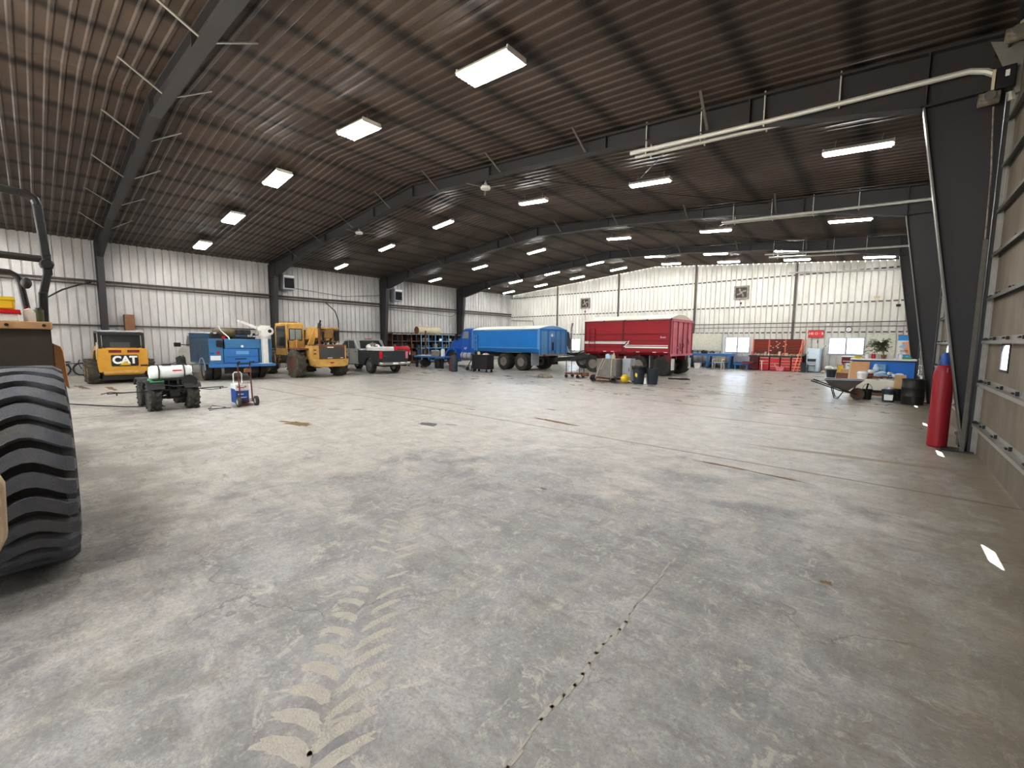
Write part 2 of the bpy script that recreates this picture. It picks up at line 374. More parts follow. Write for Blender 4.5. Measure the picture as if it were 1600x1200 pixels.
def lettering(s,p,size,facing,m,parent,ext=.004,bold=0.,name='lettering',sx=1.):
    cu=bpy.data.curves.new(name,'FONT'); cu.body=s; cu.size=size; cu.extrude=ext; cu.offset=bold; cu.align_x='CENTER'; cu.align_y='CENTER'
    t=bpy.data.objects.new(name,cu); COL.objects.link(t); bpy.context.view_layer.update()
    me=bpy.data.meshes.new_from_object(t.evaluated_get(bpy.context.evaluated_depsgraph_get())); bpy.data.objects.remove(t)
    me.transform(Matrix.Scale(sx,4,(1,0,0)))
    rot={'+x':Euler((PI/2,0,PI/2)),'-y':Euler((PI/2,0,0))}[facing].to_matrix().to_4x4()
    off=Vector((0,0,0)); q=parent
    while q is not None: off+=Vector(q.location); q=q.parent
    me.transform(Matrix.Translation(Vector(p)-off)@rot); me.materials.clear(); me.materials.append(M[m])
    o=bpy.data.objects.new(name,me); COL.objects.link(o); o.parent=parent; return o
def arc(cx,cy,r,a0,a1,n): return [(cx+r*math.cos(R(a0+(a1-a0)*i/n)),cy+r*math.sin(R(a0+(a1-a0)*i/n))) for i in range(n+1)]

def wheel(parent,c,r,w,rimr=.55,rimm='rim',tire='rubber',lugs=0,lug_h=.02,skew=.5,dish=.06,n=28,name='wheel',side=-1,hubm=None):
    """a tyre turning about the y axis with a rim sub-part; side = the y side the rim face shows on"""
    x,y,z=c; b=B(); e=w*.5
    prof=[(r*rimr,-e*.85),(r*rimr*1.08,-e*.98),(r*.82,-e),(r*.94,-e*.93),(r,-e*.72),(r,e*.72),(r*.94,e*.93),(r*.82,e),(r*rimr*1.08,e*.98),(r*rimr,e*.85),(r*rimr,-e*.85)]
    b.lathe(c,'y',prof,n,cap=False)
    if lugs:
        for k in range(lugs):
            for sd in(-1,1):
                a=2*PI*(k+(.5 if sd>0 else 0))/lugs
                m=Matrix.Translation(Vector(c))@Matrix.Rotation(a,4,'Y')@Matrix.Translation((0,sd*w*.27,r+lug_h*.3))@Matrix.Rotation(sd*skew,4,'Z')
                L_,W_=2*PI*r/lugs*.42,w*.5
                vs=[m@Vector((p*L_/2*(1 if q2<0 else .8),q*W_/2,q2*lug_h)) for q2 in(-1,1) for p,q in((-1,-1),(1,-1),(1,1),(-1,1))]
                b.add(vs,[(0,3,2,1),(4,5,6,7),(0,1,5,4),(1,2,6,5),(2,3,7,6),(3,0,4,7)])
    t=b.mk(name,tire,parent)
    q=B(); rr=r*rimr
    for sd in(-1,1):
        q.lathe(c,(0,sd,0),[(rr*1.03,e*.9),(rr*.96,e*.92),(rr*.90,e*.9),(rr*.8,e*.9-dish),(rr*.45,e*.9-dish*.9),(rr*.38,e*.9-dish*.2),(rr*.2,e*.9-dish*.1)],20,cap=True)
        for i in range(6):
            a=2*PI*i/6; q.cyl((x+rr*.62*math.cos(a),y+sd*(e*.9-dish*.95),z+rr*.62*math.sin(a)),(x+rr*.62*math.cos(a),y+sd*(e*.9-dish*.4),z+rr*.62*math.sin(a)),rr*.06,n=6)
    q.mk('rim',rimm,t)
    return t

# ------------------------------------------------------------------ building constants (metres)
XL,XR=-26.57,1.10; XM=(XL+XR)/2; W=(XR-XL)/2; YF=30.03; YN=-4.84
ZE,ZR=5.92,7.07; FR=[2.19,9.22,16.26,23.29]
def roof(x): return ZR-abs(x-XM)/W*(ZR-ZE)

# floor
S('floor',B().quad((XL-.3,YN,0),(XR+.3,YN,0),(XR+.3,YF+.3,0),(XL-.3,YF+.3,0)),'floor')
# ceiling: ribs run across the width, real corrugation
def corr(a0,a1,pitch,flat,slope,h):
    out=[]; a=a0
    while a<a1:
        out+=[(a,0),(a+flat,0),(a+flat+slope,h),(a+pitch-slope,h)]; a+=pitch
    out.append((a1,0)); return [(u,v) for u,v in out if u<=a1]
b=B(); P=corr(YN,YF,.228,.13,.026,.024)
for xa,za,xb,zb in((XL-.2,ZE-.017,XM,ZR),(XM,ZR,XR+.2,ZE-.017)):
    vs=[]; 
    for y,h in P: vs+=[(xa,y,za+.03-h),(xb,y,zb+.03-h)]
    b.add(vs,[(2*i,2*i+1,2*i+3,2*i+2) for i in range(len(P)-1)])
ce=S('ceiling',b,'ceil',smooth=False); ce.data.materials.append(M['ceil_rib'])
for i,p in enumerate(ce.data.polygons):
    k=(i%(len(P)-1))%4
    if k!=0: p.material_index=1
# ribbed walls
def ribbed(name,u0,u1,fn,ztop,m,holes=(),zb=0.,pitch=.30,h=.045):
    """vertical ribs; fn(u,d,z) -> world point; holes = (u0,u1,z0,z1)"""
    prof=corr(u0,u1,pitch,pitch*.80,.02,-h)
    us=sorted(set([p[0] for p in prof]+[q for ho in holes for q in ho[:2]]+([XM] if name=='wall_far' else [])))
    def dep(u):
        for i in range(len(prof)-1):
            if prof[i][0]<=u<=prof[i+1][0]:
                t=(u-prof[i][0])/max(1e-9,prof[i+1][0]-prof[i][0]); return prof[i][1]*(1-t)+prof[i+1][1]*t
        return 0
    b=B()
    for a,c in zip(us[:-1],us[1:]):
        mid=(a+c)/2; zs=[(zb,None)]
        cuts=sorted([(ho[2],ho[3]) for ho in holes if ho[0]-1e-6<=a and c<=ho[1]+1e-6])
        lo=zb; segs=[]
        for z0,z1 in cuts: segs.append((lo,z0)); lo=z1
        segs.append((lo,None))
        for z0,z1 in segs:
            za=ztop(a) if z1 is None else z1; zc=ztop(c) if z1 is None else z1
            b.add([fn(a,dep(a),z0),fn(c,dep(c),z0),fn(c,dep(c),zc),fn(a,dep(a),za)],[(0,1,2,3)])
    return S(name,b,m,smooth=False)
WIN=[(-7.79,-6.45,1.08,1.97),(-2.36,-.87,1.09,1.92),(-20.06,-18.96,.98,1.88)]
ribbed('wall_left',YN,YF,lambda u,d,z:(XL+d,u,z),lambda u:ZE+.06,'wall_l')
ribbed('wall_far',XL,XR,lambda u,d,z:(u,YF-d,z),lambda u:roof(u)+.06,'wall_f',holes=WIN)
# the near gable stands behind the camera; its unseen opening is added to brighten the foreground
b=B().rng(XL,-11.,YN-.05,YN,0,4.3).rng(-2.,XR+.1,YN-.05,YN,0,4.3)
b.prism([(XL-.1,4.3),(XR+.1,4.3),(XR+.1,ZE+.06),(XM,ZR+.06),(XL-.1,ZE+.06)],'y',YN-.05,YN)
S('wall_near',b,'wall_l')
S('ground',B().quad((XL-30,YN-40,-.02),(XR+30,YN-40,-.02),(XR+30,YN-.0,-.02),(XL-30,YN-.0,-.02)),mat('gravel yard',(.35,.32,.27),.9,0,.4,2))
# windows of the far wall
for i,(x0,x1,z0,z1) in enumerate(WIN):
    w=ES('window_%d'%(i+1),(x0,YF,z0)); t=.05; b=B()
    for r_ in((x0-t,x1+t,z0-t,z0),(x0-t,x1+t,z1,z1+t),(x0-t,x0,z0,z1),(x1,x1+t,z0,z1)): b.rng(r_[0],r_[1],YF-.05,YF+.04,r_[2],r_[3])
    b.rng((x0+x1)/2-.045,(x0+x1)/2+.045,YF-.03,YF+.03,z0,z1)
    b.mk('window_frame',M['greyb'],w,bev=.006)
    B().rng(x0-t-.04,x1+t+.04,YF-.10,YF-.03,z0-t-.05,z0-t).mk('window_sill',M['greyb'],w,bev=.005)
    xm=(x0+x1)/2
    for p,q in((x0,xm-.045),(xm+.045,x1)): B().rng(p,q,YF+.005,YF+.015,z0,z1).mk('pane','glass',w)
# liner seams, girts and posts on the far wall
b=B()
for z in(3.905,5.63,2.28):
    x=XL+.05
    while x<XR-.1:
        if z<5 or roof(x)>z+.1: b.rng(x,min(x+.19,XR),YF-.055,YF-.02,z-.035,z+.035)
        x+=.30
S('trim_1',b,'seam')
b=B()
for k in range(4): 
    x=-21.287+k*5.702; b.rng(x-.06,x+.06,YF-.07,YF-.02,0 if k not in(2,) else 0,roof(x))
S('trim_2',b,'seam')
b=B()
for y0,y1 in((YN,FR[0]),)+tuple(zip(FR,FR[1:]+[YF])):
    b.rng(XL+.03,XL+.10,y0+.1,y1-.1,2.19,2.25)
S('trim_3',b,'pipe')
# pipes and conduits (each run one thing)
def run(pts,r,m,label,cat='pipe',name='wall_pipe'):
    o=B().tube(pts,r,8).mk(name,m); return tag(recentre(o,pts[0]),label,cat)
run([(XL+.16,YN,4.16),(XL+.16,YF-.2,4.16)],.05,'pipe','dark pipe running the whole left wall above mid height')
run([(XL+.14,YN,4.02),(XL+.14,YF-.2,3.98)],.03,'pipe','thinner dark conduit slung just under the left wall pipe','conduit','wall_conduit')
run([(XL+.12,9.6,4.75),(XL+.12,13.5,4.45),(XL+.12,16.1,4.75)],.014,'black','thin black cable sagging across the left wall behind the yellow machine','cable','wall_cable')
run([(XL+.12,16.5,3.85),(XL+.12,20,3.75),(XL+.12,22.6,3.62),(XL+.12,23.1,3.9)],.014,'black','thin black cable sagging over the shelving on the left wall','cable','wall_cable')
run([(XL+.12,12.3,4.0),(XL+.12,12.9,3.5),(XL+.12,13.1,2.9),(XL+.12,13.1,1.5)],.03,'black','black hose dropping from the wall pipe above the yellow machine','hose','wall_hose')
run([(XL+.12,.5,3.3),(XL+.12,1.0,3.7),(XL+.12,1.5,3.95),(XL+.12,1.9,4.1)],.03,'black','short black hose curving down the left wall near the roll bar','hose','wall_hose')
run([(-11.0,YF-.10,2.86),(1.0,YF-.10,2.82)],.022,'pipe','upper thin pipe along the far wall over the benches')
run([(-11.0,YF-.09,2.62),(1.0,YF-.09,2.58)],.018,'pipe','lower thin pipe along the far wall over the benches')
run([(XL+.1,YF-.10,3.62),(-23.9,YF-.10,3.5),(-23.8,YF-.1,3.1),(-23.8,YF-.1,2.0)],.025,'pipe','thin pipe turning down at the far left corner')

# ------------------------------------------------------------------ steel portal frames
def bottom(x):   # underside of rafter
    d=[(XL+.9,5.17),(-23.9,5.52),(-21.5,5.98),(-17.5,6.22),(XM,6.62),(-8.,6.36),(-4.4,6.02),(-1.9,5.62),(XR-.9,5.17)]
    for (a,za),(c,zc) in zip(d[:-1],d[1:]):
        if a<=x<=c: return za+(zc-za)*(x-a)/(c-a)
XS=[XL+.9,-23.9,-21.5,-17.5,XM,-8.,-4.4,-1.9,XR-.9]
for i,y in enumerate(FR):
    f=ES('steel_frame' ,(XM,y,0))
    # web
    b=B(); web=[(x,bottom(x)) for x in XS]+[(XR-.12,5.22),(XR-.12,ZE-.05),(XM,ZR-.05),(XL+.12,ZE-.05),(XL+.12,5.22)]
    b.prism(web,'y',y-.012,y+.012); b.mk('rafter_web','steel',f,smooth=False)
    b=B()
    for a,c in zip(XS[:-1],XS[1:]): b.prism([(a,bottom(a)-.02),(c,bottom(c)-.02),(c,bottom(c)),(a,bottom(a))],'y',y-.11,y+.11)
    b.prism([(XL+.1,ZE-.07),(XM,ZR-.07),(XR-.1,ZE-.07),(XR-.1,ZE-.03),(XM,ZR-.03),(XL+.1,ZE-.03)],'y',y-.11,y+.11)
    for x in(XL+.9,-23.2,-19.5,-15.3,XM,-9.,-5.2,-2.2,XR-.9): b.rng(x-.012,x+.012,y-.10,y+.10,bottom(x)-.02,roof(x)-.06)
    b.mk('rafter_flange','steel',f,smooth=False)
    for sd,xw in((1,XL),(-1,XR)):
        bw=.10 if sd<0 else .40
        o0=.08
        b=B(); b.prism([(xw+sd*o0,0),(xw+sd*(bw+.02 if sd>0 else bw),0),(xw+sd*.9,5.17),(xw+sd*o0,5.22)],'y',y-.012,y+.012)
        b.mk('column_web','steel',f,smooth=False)
        b=B(); w2=.11 
        b.prism([(xw+sd*bw,0),(xw+sd*(bw+.02),0),(xw+sd*.92,5.17),(xw+sd*.90,5.17)],'y',y-w2,y+w2)
        b.mk('column_flange','steel' if sd>0 else 'steel_l',f,smooth=False)
        b=B(); b.rng(*sorted((xw+sd*.04,xw+sd*.07)),y-w2,y+w2,0,5.85)
        b.rng(*sorted((xw+sd*.02,xw+sd*.95)),y-w2,y+w2,5.15,5.175)
        b.rng(*sorted((xw+sd*.0,xw+sd*.35)),y-.16,y+.16,0,.02)
        b.mk('column_plate','steel',f,smooth=False)
        if sd<0 and i==1: B().rng(xw-.15,xw-.10,y-.13,y-.115,0,3.1).mk('column_strip','dstrip',f)
    # flange braces up to the purlin lines
    for x in [XM-9.8+2.8*k for k in range(8)]:
        for sy in(-1,1):
            B().beam((x,y+sy*.09,bottom(x)+.02),(x+.05,y+sy*.75,roof(x)-.01),.05,.02).mk('flange_brace','galv' if i==0 else 'steel_l',f,smooth=False)
# wire cross bracing in the bay past the second frame
b=B()
for (p,q) in(((-3.2,9.3),(-9.6,16.2)),((-9.6,9.3),(-3.2,16.2)),((-9.6,16.3),(-3.2,23.2)),((-3.2,16.3),(-9.6,23.2))):
    b.tube([(p[0],p[1],roof(p[0])-.12),((p[0]+q[0])/2,(p[1]+q[1])/2,roof((p[0]+q[0])/2)-.16),(q[0],q[1],roof(q[0])-.12)],.012,6)
S('trim_4',b,'black')

# ------------------------------------------------------------------ right wall: four big sectional doors
b=B().rng(XR+.02,XR+.14,YN,YF,5.28,ZE+.12)
for y0,y1 in((YN,2.36),(9.07,9.41),(16.11,16.43),(23.14,24.21),(29.89,YF+.05)): b.rng(XR+.045,XR+.14,y0,y1,-.01,5.3)
S('wall_right',b,'door_p')
JZ=[0,.45]+[.45+.606*k for k in range(1,9)]
DOORS=[(2.35,9.08,(3.8,7.85)),(9.40,16.12,(10.9,14.2)),(16.42,23.15,(17.9,21.2)),(24.2,29.9,(25.4,28.4))]
rnd=random.Random(3)
for di,(ya,yb,wy) in enumerate(DOORS):
    d=ES('door_%d'%(di+1),(XR,(ya+yb)/2,0)); x0,x1=XR+.02,XR+.035
    for k in range(len(JZ)-1):
        b=B(); z0,z1=JZ[k]+.004,JZ[k+1]-.004
        hol=[(c-.21,c+.21) for c in wy] if k==2 else []
        lo=ya
        for h0,h1 in hol:
            b.rng(x0,x1,lo,h0,z0,z1); b.rng(x0,x1,h0,h1,z0,1.30); b.rng(x0,x1,h0,h1,1.60,z1); lo=h1
        b.rng(x0,x1,lo,yb,z0,z1)
        p=b.mk('door_panel','door_p',d)
        for h0,h1 in hol:
            B().rng(x0+.006,x0+.010,h0,h1,1.30,1.60).mk('pane','glass',p)
            e=B(); 
            for r_ in((h0-.03,h1+.03,1.27,1.30),(h0-.03,h1+.03,1.60,1.63),(h0-.03,h0,1.3,1.6),(h1,h1+.03,1.3,1.6)): e.rng(x0-.012,x0,*r_)
            e.mk('window_trim','blackp',p)
    # horizontal struts, hinges and rollers at every joint
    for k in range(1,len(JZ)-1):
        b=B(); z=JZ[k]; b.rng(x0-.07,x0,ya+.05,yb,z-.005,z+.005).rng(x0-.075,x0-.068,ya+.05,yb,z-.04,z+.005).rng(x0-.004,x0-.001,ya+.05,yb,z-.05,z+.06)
        s_=b.mk('strut','steel_l' if k>3 else 'galv',d,smooth=False)  # upper struts use a darker steel, shade of the upper door put into colour
        hg=B(); y=ya+.5
        while y<yb: 
            hg.rng(x0-.03,x0-.004,y-.012,y+.012,z+.0,z+.05).cyl((x0-.05,y-.03,z+.03),(x0-.05,y+.03,z+.03),.012,n=8); y+=.82
        hg.mk('hinge','black',s_)
        rl=B()
        for y in(ya+.0,yb-.0): rl.cyl((x0-.04,y-.05,z+.02),(x0-.04,y+.06,z+.02),.025,n=10)
        rl.mk('roller','black',s_)
    for y,sy in((ya,-1),(yb,1)):
        b=B(); yy=y+sy*.035
        b.rng(XR-.005,XR+.05,yy-.03,yy+.03,.0,5.0).rng(XR-.03,XR+.08,yy+sy*.05,yy+sy*.06,0,5.2)
        b.rng(XR-.07,XR+.02,yy-.004,yy+.004,0,5.0)
        b.mk('vertical_track','galv',d,smooth=False)
        # curved then sloping horizontal track
        pts=[(XR-.03-.0,yy,4.95)]+[(XR-.03-.55+.55*math.cos(R(a)),yy,4.95+.55*math.sin(R(a))) for a in(20,40,60,78)]
        pts+=[(.40,yy,5.50),(-1.5,yy,5.60),(-4.55,yy,5.80)]
        b=B().tube(pts,.042,8); t=b.mk('overhead_track','track',d)
        for hx in(-.85,-1.95,-3.06,-4.2):
            zz=5.52+(.4-hx)*.062
            B().beam((hx,yy+.03,zz-.1),(hx,yy+.03,roof(hx)-.0),.05,.02).mk('track_hanger','track',t,smooth=False)
            if hx in(-1.95,-3.06): B().beam((hx+.02,yy+.05,zz),(hx-.12,yy+.2,roof(hx)),.035,.015).mk('track_hanger','steel_l',t,smooth=False)
    # torsion shaft and spring above the opening
    b=B().cyl((XR-.12,ya-.1,5.62),(XR-.12,yb+.1,5.62),.018,n=8).cyl((XR-.12,ya+.8,5.62),(XR-.12,yb-.8,5.62),.05,n=12)
    for y in(ya+.02,yb-.02): b.cyl((XR-.12,y-.04,5.62),(XR-.12,y+.04,5.62),.12,n=18)
    b.mk('torsion_spring','black',d)
b=B().prism([(XR-.02,5.0),(XR+.08,5.0),(XR+.08,5.6),(XR-.30,5.75)],'y',9.0,9.01); S('trim_5',b,'galv')

# ------------------------------------------------------------------ ceiling lights
def make_fixture(wide):
    wd=.46 if wide else .20; n=6 if wide else 2
    o=T('ceiling_light','x','ceiling light',(0,0,0))
    b=B().prism([(-wd/2-.03,.0),(-wd/2+.03,.07),(wd/2-.03,.07),(wd/2+.03,0),(wd/2+.02,-.01),(wd/2-.03,.05),(-wd/2+.03,.05),(-wd/2-.02,-.01)],'x',-.60,.60)
    b.rng(-.61,-.585,-wd/2,wd/2,-.02,.07).rng(.585,.61,-wd/2,wd/2,-.02,.07)
    b.mk('housing','white',o)
    t=B()
    for k in range(n):
        y=-wd/2+wd*(k+.5)/n; t.cyl((-.57,y,-.03),(.57,y,-.03),.02 if wide else .028,n=8)
    t.mk('tube','tube',o)
    h=B()
    for x in(-.4,.4): h.cyl((x,0,.07),(x,0,.25),.006,n=6)
    h.mk('hanger','galv',o); return o
ordn=['first','second','third','fourth','fifth','sixth','seventh','eighth','ninth','tenth','eleventh','twelfth','thirteenth','fourteenth','fifteenth']
rows=[(5.45,[-23.7,-19.2,-14.7,-9.7,-5.35],True,'nearest row of ceiling lights'),
      (12.12,[-23.9,-19.15,-14.7,-9.73,-5.42,-.75],False,'second row of ceiling lights'),
      (18.9,[-23.85,-19.4,-14.9,-9.9,-5.55,-1.2],False,'third row of ceiling lights'),
      (24.3,[-24.5,-21.1,-17.75,-14.35,-10.4,-7.07,-3.75],False,'fourth row of ceiling lights'),
      (27.2,[-24.4,-20.95,-17.55,-14.2,-10.55,-7.17,-3.82,-.5],False,'row of ceiling lights nearest the far wall'),
      (-1.6,[-24,-18.5,-13,-7.5,-2.2],True,'unseen added row of ceiling lights by the gable')]  # extra lamps out of view, added to light the near floor
proto={True:make_fixture(True),False:make_fixture(False)}; used=set()
for y,xs,wide,row in rows:
    for i,x in enumerate(xs):
        o=proto[wide] if wide not in used else copy_tree(proto[wide]); used.add(wide)
        o.location=(x,y,roof(x)-.25); o.rotation_euler=(0,math.atan((ZR-ZE)/W)*(1 if x>XM else -1),0)
        shape='wide panel light' if wide else 'long lit tube light'
        o['label']='%s, %s from the left wall in the %s'%(shape,ordn[i],row.replace(' of ceiling lights','')); o['group']=row

# ------------------------------------------------------------------ ceiling fans
def fan(x,y,ang):
    z=roof(x); o=T('ceiling_fan','x','ceiling fan',(x,y,z))
    B().lathe((x,y,z),'z',[(.03,-.14),(.08,-.10),(.09,-.0)],14).mk('canopy','white',o)
    B().cyl((x,y,z-.12),(x,y,z-.36),.014,n=8).mk('rod','white',o)
    B().lathe((x,y,z-.50),'z',[(.06,-.03),(.15,0),(.16,.05),(.13,.09),(.05,.12),(.04,.18),(.02,.2)],18).mk('motor','white',o)
    for k in range(3):
        a=ang+k*2*PI/3; c,s=math.cos(a),math.sin(a)
        B().beam((x+.14*c,y+.14*s,z-.46),(x+.68*c,y+.68*s,z-.47),.05,.006).mk('blade','galv',o,smooth=False)
    return o
fan(-9.62,9.62,.3)['label']='cream ceiling fan hanging under the roof ridge, nearer the middle of the hall'
fan(-17.3,9.62,.8)['label']='small cream ceiling fan hanging on the left half of the roof'

# ------------------------------------------------------------------ things on the walls
def heater(y,zc,name_label):
    x=XL+.05; o=T('wall_heater',name_label,'heater',(x,y,zc),'louvred heaters high on the left wall')
    B().rng(x+.15,x+.75,y-.32,y+.32,zc-.42,zc+.42).mk('casing','greyb',o,bev=.02)
    b=B(); 
    for k in range(9): b.box((x+.77,y,zc-.3+.06*k),(.05,.5,.012),(0,R(35),0))
    b.mk('louvre','black',o,smooth=False)
    B().rng(x+.752,x+.756,y-.26,y+.26,zc-.34,zc+.22).mk('back_plate','blackp',o)
    B().rng(x+.752,x+.765,y-.28,y+.28,zc+.27,zc+.37).mk('panel','whitep',o)
    B().rng(x,x+.16,y-.05,y+.05,zc+.1,zc+.16).rng(x,x+.16,y-.05,y+.05,zc-.16,zc-.1).mk('bracket','steel',o)
heater(9.95,4.93,'grey louvred wall heater beside the frame column above the yellow machine')
heater(17.2,4.82,'grey louvred wall heater beside the frame column above the shelving')
for x,z,l in((-7.05,4.82,'dirty square exhaust fan on the right half of the far wall'),(-18.5,4.78,'dark square exhaust fan on the left half of the far wall')):
    y=YF-.08; o=T('exhaust_fan',l,'exhaust fan',(x,y,z),'exhaust fans on the far wall'); b=B(); h=.42
    for r_ in((-h,h,-h,-h+.1),(-h,h,h-.1,h),(-h,-h+.1,-h+.1,h-.1),(h-.1,h,-h+.1,h-.1)): b.rng(x+r_[0],x+r_[1],y-.05,y+.05,z+r_[2],z+r_[3])
    b.mk('frame','clutter',o); B().rng(x-h+.1,x+h-.1,y+.02,y+.04,z-h+.1,z+h-.1).mk('back_plate','black',o)
    b=B().cyl((x,y-.05,z),(x,y,z),.09,n=14); 
    for k in range(4):
        a=k*PI/2+.5; b.box((x+.19*math.cos(a),y-.01,z+.19*math.sin(a)),(.20,.01,.10),(0,-a+.3,0))
    b.mk('fan_blades','clutter',o)
    tag(recentre(B().rng(x-.04,x+.04,YF-.09,YF-.03,z-.72,z-.6).cyl((x,YF-.06,z-.72),(x,YF-.06,z-1.1),.006,n=5).mk('fan_switch','black'),(x,YF-.06,z-.66)),
        'small dark pull switch under the '+('right' if x>-10 else 'left')+' exhaust fan','switch')
o=T('emergency_light','yellowed twin-head emergency light on the far wall, upper right','emergency light',(-.49,YF-.08,4.0))
B().rng(-.59,-.39,YF-.12,YF-.03,3.93,4.08).mk('box','cream',o,bev=.01)
for x in(-.57,-.41): B().lathe((x,YF-.1,4.13),(0,-1,-.3),[(.03,-.03),(.05,0),(.05,.04)],12).mk('lamp','cream',o)
tag(recentre(B().rng(.30,.48,YF-.18,YF-.03,3.58,3.70).cyl((.39,YF-.18,3.63),(.39,YF-.24,3.62),.035,n=10).mk('speaker_box','black',bev=.01),(.4,YF-.05,3.64)),'small black box high on the far wall beside the last column','speaker')
o=T('wall_lamp','small white spot lamp under the far wall pipe near the red sign','lamp',(-2.5,YF-.1,2.75))
B().lathe((-2.5,YF-.14,2.72),(0,-1,-.2),[(.03,-.06),(.08,0),(.075,.05)],14).mk('lamp_head','whitep',o); B().rng(-2.54,-2.46,YF-.1,YF-.02,2.7,2.82).mk('bracket','black',o)
# red sign
o=T('wall_sign','rectangular red sign with pale lettering on the far wall above the fridge','sign',(-3.02,YF-.07,2.18))
B().rng(-3.39,-2.65,YF-.09,YF-.05,1.97,2.41).mk('board','redc',o,bev=.008)
b=B()
for r_ in((-3.39,-2.65,2.385,2.41),(-3.39,-2.65,1.97,1.995)): b.rng(r_[0],r_[1],YF-.095,YF-.088,r_[2],r_[3])
b.mk('border','redd',o)
lettering('HE O · S',(-3.02,YF-.094,2.20),.19,'-y','text_p',o,bold=.006)
# clock
o=T('wall_clock','round black rimmed clock on the far wall above the right window','clock',(-1.56,YF-.07,2.42))
B().tube([(-1.56+.14*math.cos(2*PI*k/24),YF-.08,2.42+.14*math.sin(2*PI*k/24)) for k in range(24)],.016,6,closed=True).mk('rim','black',o)
B().lathe((-1.56,YF-.055,2.42),(0,-1,0),[(.125,0),(.125,.015)],24).mk('face','whitep',o)
B().beam((-1.56,YF-.08,2.42),(-1.51,YF-.08,2.50),.014,.006).beam((-1.56,YF-.08,2.42),(-1.63,YF-.08,2.33),.01,.006).mk('hands','black',o)
o=T('thermostat','small white panel with a dark slot beside the right window','switch panel',(-2.52,YF-.07,1.5)); B().rng(-2.63,-2.43,YF-.08,YF-.05,1.44,1.56).mk('plate','whitep',o); B().rng(-2.58,-2.48,YF-.085,YF-.08,1.48,1.52).mk('display','black',o)
tag(recentre(B().rng(-2.94,-2.90,YF-.08,YF-.05,1.66,1.84).mk('wall_thermometer','steel'),(-2.92,YF-.06,1.75)),'narrow dark thermometer hanging above the fridge','thermometer')
# pegboard sheets
tag(recentre(B().rng(-10.0,-8.08,YF-.08,YF-.05,1.13,2.27).mk('pegboard','board'),(-9,YF-.06,1.7)),'pale speckled board on the far wall behind the blue workbench','board')
tag(recentre(B().rng(-.66,.42,YF-.08,YF-.05,1.09,2.2).mk('plywood_sheet','board'),(-.12,YF-.06,1.6)),'pale sheet board on the far wall behind the drooping plant','board')
# rusty wooden box and motorbike by the left wall
o=tag(recentre(B().rng(XL+.05,XL+.45,2.86,3.20,1.2,2.74).mk('wooden_post','woodd',bev=.01),(XL+.25,3.03,1.2)),'rusty brown upright box fixed to the left wall behind the yellow loader','post')

